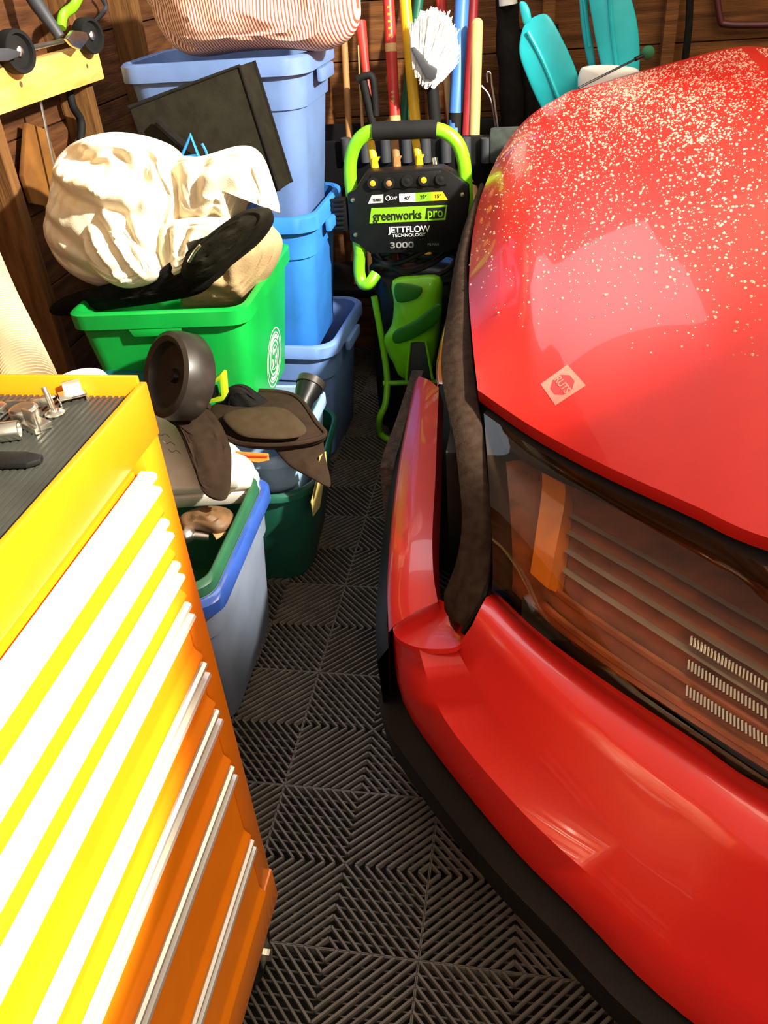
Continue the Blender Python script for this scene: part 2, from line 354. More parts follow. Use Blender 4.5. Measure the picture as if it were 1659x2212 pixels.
# ================================================================== CAR
XC = 1.06
def mir(p): return Vector((2 * XC - p.x, p.y, p.z))
def full(row): return row + [mir(p) for p in reversed(row[:-1])]
car = thing('car', 'red car with rain-beaded bonnet, clear headlamp and one front wing missing', 'car', (XC, 0.0, 0.0))
NC = 30
def sym_path(P):      # smooth path whose last point lies on the centre line of the car and meets its mirror image smoothly
    P = [Vector(p) for p in P]; Q = smooth_path(P + [mir(P[-2])], 8); return Q[:8 * (len(P) - 1) + 1]
def crow(pts, end, n=NC):
    P = [pz(*p) for p in pts] + [Vector(end)]
    return resample(sym_path(P) if abs(end[0] - XC) < 1e-6 else smooth_path(P, 8), n)
E_ = crow([(1050, 1290, .550), (1150, 1385, .550), (1300, 1497, .552), (1500, 1632, .555), (1659, 1740, .555)], (XC, -1.16, .555))
R5 = crow([(1035, 1318, .545), (1135, 1420, .545), (1290, 1550, .545), (1490, 1697, .545), (1659, 1812, .545)], (XC, -1.20, .545))
R4 = crow([(1020, 1350, .525), (1112, 1458, .523), (1262, 1598, .522), (1460, 1750, .52), (1659, 1890, .52)], (XC, -1.225, .52))
R3 = crow([(985, 1400, .455), (1065, 1535, .435), (1205, 1690, .425), (1410, 1868, .42), (1659, 2040, .42)], (XC, -1.245, .42))
R2 = crow([(905, 1400, .450), (955, 1545, .405), (1110, 1735, .385), (1300, 1912, .38), (1580, 2135, .375)], (XC, -1.32, .375))
R1 = crow([(852, 1370, .42), (888, 1530, .335), (1082, 1780, .305), (1252, 1957, .295), (1515, 2198, .29)], (XC, -1.36, .285))
R0 = crow([(847, 1385, .37), (882, 1540, .28), (1075, 1795, .262), (1245, 1970, .26), (1500, 2212, .26)], (XC, -1.35, .26))
RU = [Vector((p.x + 0.02, p.y + 0.03, p.z - 0.012)) for p in R0]
mb = MB(); mb.loft([full(r) for r in (RU, R0, R1, R2, R3, R4, R5, E_)])
E_in = [Vector((p.x + 0.015, p.y + 0.05, p.z - 0.03)) for p in E_]
mb.loft([full(E_), full(E_in)])
bump = part('bumper', mb, car_red, car, ang=50, label='red painted front bumper')
# red side return of the bumper, where the wing is missing
so = [pz(*p) for p in ((905, 812, .50), (885, 910, .50), (868, 1010, .50), (855, 1130, .50), (848, 1250, .485), (852, 1350, .455))]
si = [pz(*p) for p in ((948, 838, .515), (944, 930, .513), (940, 1040, .51), (934, 1150, .508), (936, 1240, .495), (946, 1300, .475))]
so, si = resample(smooth_path(so, 6), 24), resample(smooth_path(si, 6), 24)
so2 = [p + Vector((-0.012, 0, -0.02)) for p in so]; so3 = [p + Vector((-0.02, 0, -0.20)) for p in so]; si2 = [p + Vector((0.012, 0, -0.05)) for p in si]
part('bumper_side', MB().loft([so3, so2, so, [a.lerp(b, .5) + Vector((0, 0, 0.006)) for a, b in zip(so, si)], si, si2]), car_red, car, ang=60)
# pocket ledge joining side and front
pko = resample(smooth_path([pz(*p) for p in ((849, 1338, .452), (854, 1374, .432), (905, 1399, .453), (985, 1398, .472), (1006, 1366, .480))], 6), 20)
pki = resample(smooth_path([pz(*p) for p in ((851, 1336, .452), (900, 1326, .452), (948, 1312, .456), (985, 1345, .466), (1004, 1362, .478))], 6), 20)
part('bumper_pocket', MB().loft([[p + Vector((0, -.002, -.01)) for p in pko], pko, [a.lerp(b, .33) + Vector((0, 0, -.004)) for a, b in zip(pko, pki)], [a.lerp(b, .66) + Vector((0, 0, -.006)) for a, b in zip(pko, pki)], [p + Vector((0, .004, -.004)) for p in pki], [p + Vector((0, .012, .01)) for p in pki]]), car_red, car, ang=60)
# black lower lip
LB = [Vector((p.x - 0.03, p.y - 0.01, 0.15)) for p in R0]; LM = [Vector((p.x - 0.035, p.y - 0.02, 0.235)) for p in R0]
LK = [Vector((p.x + 0.0, p.y + 0.03, 0.085)) for p in R0]; LT = [Vector((p.x - 0.004, p.y + 0.005, 0.252)) for p in R0]
part('air_dam', MB().loft([full(r) for r in ([p + Vector((.08, .1, .02)) for p in LK], LK, LB, LM, LT, RU)]), trim_blk, car, ang=35)
lo = [p + Vector((-0.035, 0.0, -0.25)) for p in so]; lm = [p + Vector((-0.04, 0, -0.10)) for p in so]
part('side_lip', MB().loft([[p + Vector((0.05, 0, -0.05)) for p in lo], lo, lm, [p + Vector((-.015, 0, -.06)) for p in so]]), trim_blk, car)
# mud-caked splash panel
sp = [pz(*p) for p in ((893, 792, .44), (858, 900, .42), (824, 995, .40), (822, 1030, .36), (838, 1200, .28), (850, 1010, .36), (900, 870, .40), (905, 800, .43))]
sp_o = resample(smooth_path([pz(*p) for p in ((890, 800, .44), (858, 900, .425), (823, 998, .41), (826, 1060, .36), (838, 1220, .27))], 5), 18)
sp_i = resample(smooth_path([pz(*p) for p in ((915, 800, .43), (885, 905, .415), (852, 1000, .40), (856, 1070, .34), (852, 1220, .26))], 5), 18)
part('splash_panel', MB().loft([[p + Vector((0, 0, -0.18)) for p in sp_o], sp_o, sp_i, [p + Vector((0, 0, -0.1)) for p in sp_i]]), dirt_panel, car, ang=30)
# hood (Coons patch between its four edges, crowned)
NU, NV = 40, 40
Hf = [pz(1032, 842, .752), pz(1150, 922, .752), pz(1300, 1002, .755), pz(1500, 1092, .757), pz(1659, 1162, .758), Vector((XC, -0.83, .76))]
Hl = [pz(1032, 842, .752), pz(1019, 720, .79), pz(1013, 600, .83), pz(1028, 465, .89), pz(1058, 375, .95), pz(1100, 298, 1.0)]
Hr = [pz(1100, 298, 1.0), pz(1145, 250, 1.06), pz(1210, 210, 1.10), pz(1320, 172, 1.13), pz(1450, 136, 1.16), Vector((XC, 1.02, 1.19))]
Hc = [Vector((XC, -0.83, .76)), Vector((XC, -0.45, .90)), Vector((XC, 0.05, 1.03)), Vector((XC, 0.55, 1.13)), Vector((XC, 1.02, 1.19))]
hf, hr = resample(sym_path(Hf), NU), resample(sym_path(Hr), NU)
hl, hc = resample(smooth_path(Hl, 8), NV), resample(smooth_path(Hc, 8), NV)
def coons(i, j):
    u, v = i / (NU - 1), j / (NV - 1)
    f = u + 0.5 * u * u * (1 - u)      # blend that meets the centre line more softly
    p = hf[i] * (1 - v) + hr[i] * v + hl[j] * (1 - f) + hc[j] * f - (hf[0] * (1 - f) * (1 - v) + hf[-1] * f * (1 - v) + hr[0] * (1 - f) * v + hr[-1] * f * v)
    k = 1 - abs(2 * u - 1) ** 1.5
    p = p + Vector((-0.0, 0, 1)) * (0.045 * math.sin(math.pi / 2 * min(1, u * 1.8)) * math.sin(math.pi * v) ** 0.7 + 0.03 * math.sin(math.pi * v) * (1 - u) * min(1, u * 5))
    cr = math.exp(-((u - 0.20 - 0.10 * v) / 0.035) ** 2) * 0.006 * min(1, v * 4)
    p.z += cr
    return p
hood_rows = [[coons(i, j) for i in range(NU)] for j in range(NV)]
hm = MB(); lip = [Vector((p.x, p.y + 0.02, p.z - 0.035)) for p in hood_rows[0]]; back = [p + Vector((0, 0.03, -0.14)) for p in hood_rows[-1]]
hm.loft([full(r) for r in [lip] + hood_rows + [back]])
hood = part('hood', hm, car_red, car, ang=60, label='red bonnet covered in rain drops')
edge = [r[0] for r in hood_rows]
for mm in (lambda p: p, mir):
    part('hood_flange', MB().loft([[mm(p) for p in edge], [mm(p + Vector((0.012, 0, -0.03))) for p in edge]]), car_red, car)
# rain beads
def beads():
    b = MB(); n = 0; q = 7
    while n < 14000:
        i, j = random.random(), random.random()
        fi, fj = i * (NU - 2), j * (NV - 2); a, c = int(fi), int(fj)
        dens = min(1, max(0.0, (j - 0.16) * 3.2)) * min(1, 0.05 + i * 1.6) * min(1, 0.25 + j) * (0.35 + 0.65 * max(0, noise.noise(Vector((i * 6, j * 3, 2))) + 0.6))
        if random.random() > dens: continue
        p0, p1, p2 = hood_rows[c][a], hood_rows[c][a + 1], hood_rows[c + 1][a]
        p = p0 + (p1 - p0) * (fi - a) + (p2 - p0) * (fj - c); e1 = (p1 - p0).normalized(); nm = e1.cross((p2 - p0).normalized()).normalized()
        if nm.z < 0: nm = -nm
        if n % 2: p, nm, e1 = mir(p), Vector((-nm.x, nm.y, nm.z)), Vector((-e1.x, e1.y, e1.z))
        e2 = nm.cross(e1); r = random.choice((0.0009, 0.0011, 0.0014, 0.0017, 0.0021, 0.0026, 0.0036)); h = r * 0.7
        vs = [p + (e1 * math.cos(2 * math.pi * k / q) + e2 * math.sin(2 * math.pi * k / q)) * r for k in range(q)]
        vs += [p + (e1 * math.cos(2 * math.pi * k / q) + e2 * math.sin(2 * math.pi * k / q)) * r * 0.62 + nm * h * 0.75 for k in range(q)] + [p + nm * h]
        b.add(vs, [(k, (k + 1) % q, (k + 1) % q + q, k + q) for k in range(q)] + [(k + q, (k + 1) % q + q, 2 * q) for k in range(q)]); n += 1
    return b
bd = part('rain_drops', beads(), water_m, hood, ang=180); bd['kind'] = 'stuff'
from mathutils.bvhtree import BVHTree
hb_v = [p for r in hood_rows for p in r]; hb_f = [(j * NU + i, j * NU + i + 1, (j + 1) * NU + i + 1, (j + 1) * NU + i) for j in range(NV - 1) for i in range(NU - 1)]
hbvh = BVHTree.FromPolygons(hb_v, hb_f)
def on_hood(u, v, lift=0.0006):
    loc, nm, _, _ = hbvh.ray_cast(CAM, ray(u, v).normalized())
    return loc + (nm if nm.z > 0 else -nm) * lift
sq = ((1226, 788), (1266, 833), (1200, 876), (1168, 830))  # a sign's reflection, coloured onto the hood as thin patches
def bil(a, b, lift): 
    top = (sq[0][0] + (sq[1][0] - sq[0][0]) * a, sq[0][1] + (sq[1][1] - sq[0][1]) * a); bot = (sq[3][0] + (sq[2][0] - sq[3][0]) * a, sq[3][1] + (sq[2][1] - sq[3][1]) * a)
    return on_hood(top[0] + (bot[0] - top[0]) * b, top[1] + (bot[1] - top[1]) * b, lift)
part('painted_reflection', MB().loft([[bil(i / 6, j / 6, .0006) for i in range(7)] for j in range(7)]), pink_wh, hood, label='square reflection with an octagon, painted on the bonnet')
part('reflection_octagon', MB().add([bil(.5 + .37 * math.cos(math.radians(22.5 + 45 * k)), .5 + .37 * math.sin(math.radians(22.5 + 45 * k)), .0009) for k in range(8)], [tuple(range(8))]), refl_red, hood)
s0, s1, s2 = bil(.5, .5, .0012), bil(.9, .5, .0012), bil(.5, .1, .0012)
text_mesh('reflection_letters', 'RUTS', 0.020, s0, (s1 - s0).normalized(), (s2 - s0).normalized(), pink_wh, hood, thick=0.0001, bold=0.0004)
# headlamp
T_ = crow([(1045, 893, .715), (1150, 965, .715), (1300, 1050, .717), (1500, 1145, .72), (1659, 1225, .72)], (XC - .12, -0.78, .72))
K_ = crow([(1052, 985, .690), (1190, 1040, .688), (1370, 1130, .680), (1590, 1258, .668), (1659, 1300, .665)], (XC - .12, -0.92, .66))
Lm = crow([(1062, 1140, .635), (1180, 1210, .640), (1340, 1310, .640), (1560, 1450, .630), (1659, 1510, .628)], (XC - .12, -1.02, .625))
Lb = crow([(1064, 1255, .575), (1160, 1350, .582), (1310, 1462, .585), (1510, 1595, .585), (1659, 1690, .585)], (XC - .12, -1.12, .585))
Le = [p + Vector((0.004, 0.008, 0.004)) for p in crow([(1056, 1286, .555), (1152, 1380, .555), (1302, 1492, .557), (1502, 1627, .558), (1659, 1733, .558)], (XC - .12, -1.145, .558))]
def surf(rows, n): 
    cols = [resample(smooth_path([r[j] for r in rows], 6), n) for j in range(NC)]
    return [[cols[j][i] for j in range(NC)] for i in range(n)]
LS = surf([Le, Lb, Lm, K_, T_], 22)
inn = Vector((0.025, 0.045, -0.035))
for side, mm in (('', lambda p: p), ('', mir)):
    hl_ = part('headlamp', MB().loft([[mm(p + inn * 1.35) for p in r] for r in LS]), lamp_in, car, ang=60, label='headlamp with amber-brown reflector behind a clear lens')
    part('lens', MB().loft([[mm(p) for p in r] for r in LS]), lens_m, hl_, ang=180)
    part('lamp_surround', MB().loft([[mm(p) for p in r] for r in ([r[0] for r in LS], [r[0] + inn * 1.35 for r in LS])]), lamp_dark, hl_)
    for i0 in (6, 8, 10, 12):        # bright reflector ribs
        part('reflector_rib', MB().loft([[mm(LS[i0][j] + inn * 1.30) for j in range(6, NC)], [mm(LS[i0][j].lerp(LS[i0 + 1][j], .25) + inn * 0.95) for j in range(6, NC)], [mm(LS[i0][j].lerp(LS[i0 + 1][j], .6) + inn * 1.30) for j in range(6, NC)]]), mat('bright_lamp_rib', (0.62, 0.52, 0.44), 0.25, 0.5), hl_, ang=20)
    for i0 in (2, 4):
        part('reflector_rib', MB().tube([mm(LS[i0][j] + inn * 1.2) for j in range(4, NC)], 0.007, 6), lamp_in, hl_)
    part('painted_chest_reflection', MB().loft([[mm(LS[i][3].lerp(LS[i][4], max(0, 1 - abs(i - 16) / 14)) + inn * 0.8) for i in range(4, 17)], [mm(LS[i][5].lerp(LS[i][6], max(0, 1 - abs(i - 16) / 14)) + inn * 0.8) for i in range(4, 17)], [mm(LS[i][6] + inn * 1.3) for i in range(4, 17)]]), amber_l, hl_)  # orange strip that paints in the tool chest's reflection
    part('bezel', MB().loft([[mm(LS[i][j] + inn * w) for j in range(1, NC)] for i, w in ((16, 1.2), (17, 0.6), (19, 0.4), (21, 0.3))]), lamp_dark, hl_)
    fm = MB()
    for i0 in (3, 5, 7):
        for j in range(17, 26):
            for f_ in (0.0, 0.25, 0.5, 0.75):
                a = LS[i0][j].lerp(LS[i0][j + 1], f_); b = LS[i0 + 1][j].lerp(LS[i0 + 1][j + 1], f_); fm.tube([mm(a + inn), mm(a.lerp(b, .8) + inn)], 0.0022, 5)
    part('lens_flutes', fm, chrome, hl_)['kind'] = 'stuff'
    part('gap_filler', MB().loft([[mm(p) for p in LS[-1]], [mm(p + Vector((0.02, 0.10, -0.02))) for p in LS[-1]]]), bay_m, car)
# grille between the lamps
gl_ = [[r[-1] + inn * .5, Vector((XC, r[-1].y - .012, r[-1].z)) + Vector((0, .03, -.02)), mir(r[-1] + inn * .5)] for r in LS]
gr_ = part('grille', MB().loft([smooth_path(r, 6) for r in gl_]), bay_m, car)
for i0 in (3, 6, 9, 12, 15):
    part('grille_slat', MB().tube(smooth_path([LS[i0][-1] + inn * .3, Vector((XC, LS[i0][-1].y - .012, LS[i0][-1].z)) + Vector((0, .01, -.01)), mir(LS[i0][-1] + inn * .3)], 6), 0.007, 8), trim_blk, gr_)
# dusty inner rail left exposed by the missing wing
ro = resample(smooth_path([pz(*p) for p in ((1034, 405, .915), (1004, 485, .870), (984, 560, .825), (968, 660, .780), (953, 775, .735), (960, 850, .712), (980, 940, .685), (992, 1040, .650), (998, 1130, .612), (984, 1220, .560), (956, 1295, .510), (975, 1345, .488))], 6), 50)
ri = resample(smooth_path([pz(*p) for p in ((1046, 400, .925), (1022, 480, .882), (1008, 560, .838), (1012, 670, .795), (1020, 775, .755), (1030, 860, .725), (1044, 940, .698), (1054, 1040, .662), (1064, 1130, .625), (1060, 1220, .580), (1042, 1300, .540), (1002, 1362, .492))], 6), 50)
rm_ = [a.lerp(b, .5) + Vector((0, 0, .010)) for a, b in zip(ro, ri)]
part('wing_rail', MB().loft([[p + Vector((.004, 0, -.006)) for p in ro], ro, [a.lerp(b, .25) + Vector((0, 0, .008)) for a, b in zip(ro, ri)], rm_, [a.lerp(b, .8) + Vector((0, 0, .006)) for a, b in zip(ro, ri)], ri, [p + Vector((.01, 0, -.045)) for p in ri]]), rail_m, car, ang=60, label='dusty brown inner wing rail')
part('weather_seal', MB().tube([p + Vector((-.002, 0, -.006)) for p in ri], 0.0055, 8), trim_blk, car)
part('inner_wall', MB().loft([[p + Vector((.005, 0, -.006)) for p in ro], [Vector((p.x + .05, p.y + .02, .2)) for p in ro]]), bay_m, car)
mk_o = [pz(*p) for p in ((963, 690, .60), (950, 740, .59), (940, 800, .575), (946, 832, .565))]
mk_i = [pz(*p) for p in ((972, 680, .61), (962, 745, .60), (955, 800, .585), (956, 830, .57))]
part('side_marker', MB().loft([[p + Vector((0, 0.01, -.03)) for p in resample(mk_o, 8)], resample(mk_o, 8), [a.lerp(b, .5) + Vector((-.002, -.004, .004)) for a, b in zip(resample(mk_o, 8), resample(mk_i, 8))], resample(mk_i, 8), [p + Vector((0.01, 0.01, -.03)) for p in resample(mk_i, 8)]]), amber_l, car, label='small amber side marker')
part('engine_bay', MB().bb((0.34, -0.35, 0.14), (2 * XC - 0.34, 1.0, 0.66)).bb((0.50, -0.72, 0.14), (2 * XC - 0.5, -0.34, 0.52)).bb((0.80, -0.95, 0.14), (2 * XC - 0.8, -0.70, 0.50)), bay_m, car)
part('wheel_well', MB().bb((0.19, 0.02, 0.02), (0.40, 0.62, 0.36)), bay_m, car, bevel=0.08, bseg=4)
# tyre behind the bumper side
part('tyre', MB().lathe((0.32, 0.60, 0.30), (1, 0, 0), [(0.16, 0.0), (0.26, 0.0), (0.295, 0.03), (0.30, 0.08), (0.30, 0.14), (0.295, 0.17), (0.26, 0.19), (0.16, 0.19)], 40, True), black_rub, car)
part('tyre', MB().lathe((2 * XC - 0.51, 0.60, 0.30), (1, 0, 0), [(0.16, 0.0), (0.26, 0.0), (0.295, 0.03), (0.30, 0.08), (0.30, 0.14), (0.295, 0.17), (0.26, 0.19), (0.16, 0.19)], 40, True), black_rub, car)
# aerial with a green ball
a0, a1 = py(1250, 190, 0.86), py(1392, 118, 0.98)
ant = part('aerial', MB().tube([a0, a0.lerp(a1, .75), a1], [0.0035, 0.0032, 0.0028], 8).tube([a0.lerp(a1, .86), a1], 0.006, 8), black_pl, car, label='thin black aerial')
part('aerial_ball', MB().ball(a1 + (a1 - a0).normalized() * 0.012, 0.019, 16, 10), green_ball, ant, label='dark green foam ball')

# ================================================================== TOOL CHEST
FX, YE, YN, XBk = 0.085, -0.995, -1.72, -0.42
chest = thing('tool_chest', 'bright orange rolling tool chest with aluminium drawer pulls beside the car', 'tool chest', (-0.17, -1.36, 0))
body = MB().bb((XBk, YN, 0.13), (FX - 0.03, YE, 1.112))
body.bb((FX - 0.03, YE - 0.045, 0.175), (FX, YE, 1.075)).bb((FX - 0.03, YN, 0.175), (FX, YN + 0.045, 1.075)).bb((FX - 0.03, YN, 0.118), (FX + 0.004, YE, 0.20))
part('body', body, paint, chest, bevel=0.003)
cut = MB().prism([(FX, YE, .2), (FX, YE - 0.05, .2), (FX, YE - 0.05, .20)], (0, 0, 0)) if False else None
topf = MB().bb((FX - 0.006, YN, 1.066), (FX + 0.002, YE, 1.130)).bb((XBk, YE - 0.006, 1.10), (FX - 0.006, YE, 1.138)).bb((XBk, YN, 1.10), (XBk + 0.006, YE, 1.138)).bb((XBk, YN, 1.10), (FX - 0.006, YN + 0.006, 1.138))
part('top_tray', topf, paint, chest, bevel=0.0015)
mt = MB().bb((XBk + 0.008, YN + 0.008, 1.1125), (FX - 0.012, YE - 0.010, 1.1150))
nr = 66
for k in range(nr):
    x = XBk + 0.014 + k * (FX - 0.018 - XBk - 0.014) / (nr - 1); mt.bb((x - 0.0019, YN + 0.008, 1.1150), (x + 0.0019, YE - 0.010, 1.1172))
part('rubber_mat', mt, rubber, chest, smooth=False, label='black ribbed rubber mat')
zt = [1.047, 0.984, 0.922, 0.858, 0.755, 0.665, 0.545, 0.365, 0.205]
ye = YE - 0.052; yn = YN + 0.052
for k in range(8):
    z1, z0 = zt[k], zt[k + 1] + 0.006
    d = MB().bb((FX - 0.05, yn, z0), (FX - 0.012, ye, z1 - 0.001))
    # rolled face: folded lower edge
    prof = [(FX - 0.012, z0), (FX + 0.010, z0), (FX + 0.012, z0 + 0.004), (FX + 0.010, z0 + 0.009), (FX + 0.004, z0 + 0.016), (FX + 0.002, z0 + 0.022), (FX + 0.002, z1 - 0.026), (FX - 0.012, z1 - 0.026)]
    d.prism([(x, yn, z) for x, z in prof], (0, ye - yn, 0))
    dr = part('drawer', d, paint, chest, bevel=0.0015)
    h = MB(); hp = [(FX - 0.004, z1), (FX + 0.010, z1), (FX + 0.014, z1 - 0.003), (FX + 0.014, z1 - 0.008), (FX + 0.004, z1 - 0.010), (FX + 0.003, z1 - 0.015), (FX + 0.005, z1 - 0.018), (FX + 0.015, z1 - 0.020), (FX + 0.016, z1 - 0.025), (FX + 0.010, z1 - 0.028), (FX - 0.004, z1 - 0.028)]
    h.prism([(x, yn + 0.004, z) for x, z in hp], (0, ye - yn - 0.004, 0)); part('drawer_pull', h, alu, dr, ang=30)
for x, y in ((FX - 0.034, YE - 0.075), (XBk + 0.07, YE - 0.10), (FX - 0.034, YN + 0.1), (XBk + 0.07, YN + 0.1)):
    c = part('caster', MB().bb((x - 0.028, y - 0.03, 0.085), (x + 0.028, y + 0.03, 0.13)).bb((x - 0.026, y - 0.02, 0.04), (x - 0.020, y + 0.02, 0.1)).bb((x + 0.020, y - 0.02, 0.04), (x + 0.026, y + 0.02, 0.1)), zinc, chest, bevel=0.002)
    part('caster_wheel', MB().lathe((x - 0.018, y, 0.052), (1, 0, 0), [(0.012, 0), (0.046, 0.0), (0.052, 0.006), (0.052, 0.030), (0.046, 0.036), (0.012, 0.036)], 28), black_rub, c)
    part('axle_nut', MB().lathe((x + 0.026, y, 0.052), (1, 0, 0), [(0.011, 0), (0.011, 0.008), (0.006, 0.010)], 6), zinc, c)
# hardware on the mat
ZM = 1.1174
def hw(name, mb, label, cat='hardware', m=zinc, bevel=0.0005): return single(name, mb, m, label, cat, bevel=bevel)
p = pz(158, 862, ZM); R_ = Matrix.Rotation(0.6, 3, 'Z')
hw('spring_clip', MB().box(p + Vector((0, 0, 0.006)), (0.030, 0.022, 0.002), R_).box(p + Vector((0, 0, 0.0035)) + R_ @ Vector((0.014, 0, 0)), (0.002, 0.022, 0.007), R_).box(p + Vector((0, 0, 0.0035)) + R_ @ Vector((-0.014, 0, 0)), (0.002, 0.022, 0.007), R_).box(p + Vector((0, 0, 0.012)) + R_ @ Vector((0.006, 0.009, 0)), (0.026, 0.002, 0.012), R_), 'small folded steel clip on the black mat by the raised edge')
p = pz(120, 895, ZM)
hw('flat_head_bolt', MB().lathe(p, (0, 0, 1), [(0.010, 0), (0.011, 0.002), (0.006, 0.005)], 16).tube([p + Vector((0, 0, 0.004)), p + Vector((-0.006, 0.004, 0.030))], 0.0032, 8), 'zinc bolt standing on its flat head on the black mat', 'bolt')
p = pz(60, 912, ZM); R_ = Matrix.Rotation(-0.5, 3, 'Z')
hw('cup_bracket', MB().lathe(p, (0, 0, 1), [(0.004, 0.0), (0.014, 0.0), (0.015, 0.016), (0.012, 0.018), (0.004, 0.018)], 18).box(p + Vector((0.018, -0.012, 0.0035)), (0.026, 0.02, 0.007), R_).box(p + Vector((0.018, -0.018, 0.012)), (0.022, 0.003, 0.022), R_), 'zinc cup bracket lying among the hardware on the mat', 'bracket')
p = pz(68, 888, ZM)
hw('wing_nut', MB().lathe(p, (0, 0, 1), [(0.007, 0), (0.007, 0.008), (0.003, 0.009)], 12).box(p + Vector((0.012, 0.004, 0.009)), (0.020, 0.003, 0.010), Matrix.Rotation(0.35, 3, 'Z')).box(p + Vector((-0.012, -0.003, 0.009)), (0.020, 0.003, 0.010), Matrix.Rotation(0.2, 3, 'Z')).tube([p + Vector((0, 0, 0.004)), p + Vector((0.022, 0.016, 0.010))], 0.0018, 6), 'zinc wing nut behind the cup bracket on the mat', 'nut')
p = pz(-6, 935, ZM + 0.010)
hw('steel_socket', MB().lathe(p, (1, 0.35, 0), [(0.006, -0.02), (0.010, -0.02), (0.010, 0.022), (0.007, 0.022), (0.006, 0.0)], 20), 'short steel socket lying on its side on the mat', 'socket')
p = pz(-2, 888, ZM)
hw('hex_nut', MB().lathe(p, (0, 0, 1), [(0.004, 0), (0.010, 0.0), (0.010, 0.007), (0.004, 0.007)], 6), 'loose hex nut near the orange rim of the chest', 'nut')
single('putty_knife', MB().prism([tuple(pz(u, v, ZM + 0.002)) for u, v in ((-30, 985), (60, 985), (96, 992), (92, 1002), (60, 1012), (-30, 1015))], (0, 0, 0.006)), black_pl, 'flat black tool handle lying on the ribbed mat', 'tool', bevel=0.002)
# things standing behind the chest
b0, b1 = py(-60, 560, -0.62), pz(60, 835, 1.02)
hd = [py(-70, 520, -0.55), py(-20, 640, -0.62), py(30, 745, -0.70), py(75, 850, -0.78), py(105, 960, -0.84)]
hp_ = resample(smooth_path(hd, 10), 120); hr_ = [0.037 + 0.0028 * math.sin(i * 2 * math.pi / 2.4) for i in range(120)]
hose = thing('vacuum_hose', 'beige ribbed vacuum hose rising behind the orange chest', 'hose', hp_[-1])
hpth = resample(hp_, 300)
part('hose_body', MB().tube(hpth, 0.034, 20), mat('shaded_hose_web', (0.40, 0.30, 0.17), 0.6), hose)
hb = MB()
for i in range(2, 298, 4):
    t = (hpth[i + 1] - hpth[i - 1]).normalized(); hb.lathe(hpth[i], t, [(0.034, -0.0016), (0.0395, -0.0009), (0.0395, 0.0009), (0.034, 0.0016)], 20)
part('hose_rib', hb, hose_m, hose)['kind'] = 'stuff'
c = py(173, 822, -0.66); jar = thing('white_jar', 'white domed jar lid just behind the orange chest rim', 'jar', (c.x, c.y, 0.94))
part('jar_body', MB().lathe((c.x, c.y, c.z - 0.14), (0, 0, 1), [(0.03, 0), (0.036, 0.004), (0.036, 0.122), (0.03, 0.126)], 28), white_pl, jar)
part('lid', MB().lathe((c.x, c.y, c.z - 0.018), (0, 0, 1), [(0.036, 0), (0.043, 0.002), (0.044, 0.014), (0.040, 0.021), (0.026, 0.0245), (0.006, 0.0255)], 32), white_pl, jar)
single('shelf_crate', MB().bb((-0.45, -0.90, 0.0), (-0.165, -0.62, c.z - 0.141)), wood_stud, 'brown wooden crate hidden behind the orange chest', 'crate', bevel=0.004)

# ================================================================== LEFT WALL THINGS
XW = XL + 0.0895
q = [px(220, 172, -0.74), px(212, 92, -0.74)]
wboard = single('wall_board', MB().bb((XW, -0.6, 1.232), (XW + 0.038, 0.728, 1.322)), wood_board, 'pale knotty timber board nailed across the wall studs', 'board', bevel=0.003)
XF = XW + 0.038
for u, v, r in ((45, 182, .0075), (188, 143, .006), (-60, 200, .008)):
    part('knot', MB().lathe(px(u, v, XF - 0.0005), (1, 0, 0), [(r, 0), (r * .9, .0008), (r * .3, .0012)], 12), brown_junk, wboard)
trm = thing('wheeled_edger', 'black wheeled lawn edger with a lime lever resting on the timber board', 'edger', (XF - 0.02, 0.4, 1.322))
def wheel_at(u, v, r):
    c = px(u, v, XF + 0.004)
    w = part('wheel', MB().lathe(c, (1, -0.25, 0), [(r * 0.30, 0.004), (r * 0.72, 0.004), (r * 0.80, 0.0), (r * 0.97, 0.0), (r, 0.006), (r, 0.028), (r * 0.97, 0.034), (r * 0.8, 0.034), (r * 0.72, 0.024), (0.014, 0.026)], 36), black_rub, trm)
    part('hub', MB().lathe(c + Vector((0.022, -0.006, 0)), (1, -0.25, 0), [(0.011, 0.0), (0.011, 0.010), (0.006, 0.014)], 16), zinc, w)
    return c
c1 = wheel_at(22, 112, 0.047); c2 = wheel_at(180, 78, 0.044)
part('shaft', MB().tube([px(40, -60, XF - 0.06), px(80, 10, XF - 0.02), px(130, 80, XF + 0.02)], [0.022, 0.018, 0.013], 12), grey_pl, trm)
part('axle_bracket', MB().prism([tuple(px(u, v, XF + 0.034)) for u, v in ((136, 84), (150, 66), (178, 70), (184, 84), (166, 108), (150, 100))], (0.012, 0, 0)), zinc, trm, bevel=0.003)
part('axle_bracket', MB().prism([tuple(px(u, v, XF + 0.036)) for u, v in ((-40, 105), (10, 104), (36, 112), (34, 122), (10, 132), (-40, 134))], (0.012, 0, 0)), grey_pl, trm, bevel=0.003)
part('lever', MB().tube(smooth_path([px(132, 60, XF + 0.0), px(137, 32, XF + 0.0), px(160, 12, XF), px(180, -30, XF)], 6), 0.0125, 10), lime, trm)
part('link_rod', MB().tube([px(136, 88, XF + 0.005), px(30, 112, XF + 0.005)], 0.006, 8), zinc, trm)
single('steel_rod', MB().tube([px(84, 205, -0.78), px(102, 290, -0.78), px(126, 400, -0.78)], 0.0042, 8), zinc, 'thin bright steel rod hanging below the timber board', 'rod')
single('dark_hose', MB().tube(smooth_path([px(150, 195, -0.80), px(158, 230, -0.80), px(176, 265, -0.80), px(172, 320, -0.80), px(165, 420, -0.80)], 5), 0.011, 10), black_rub, 'black hose hanging between the wall studs', 'hose')
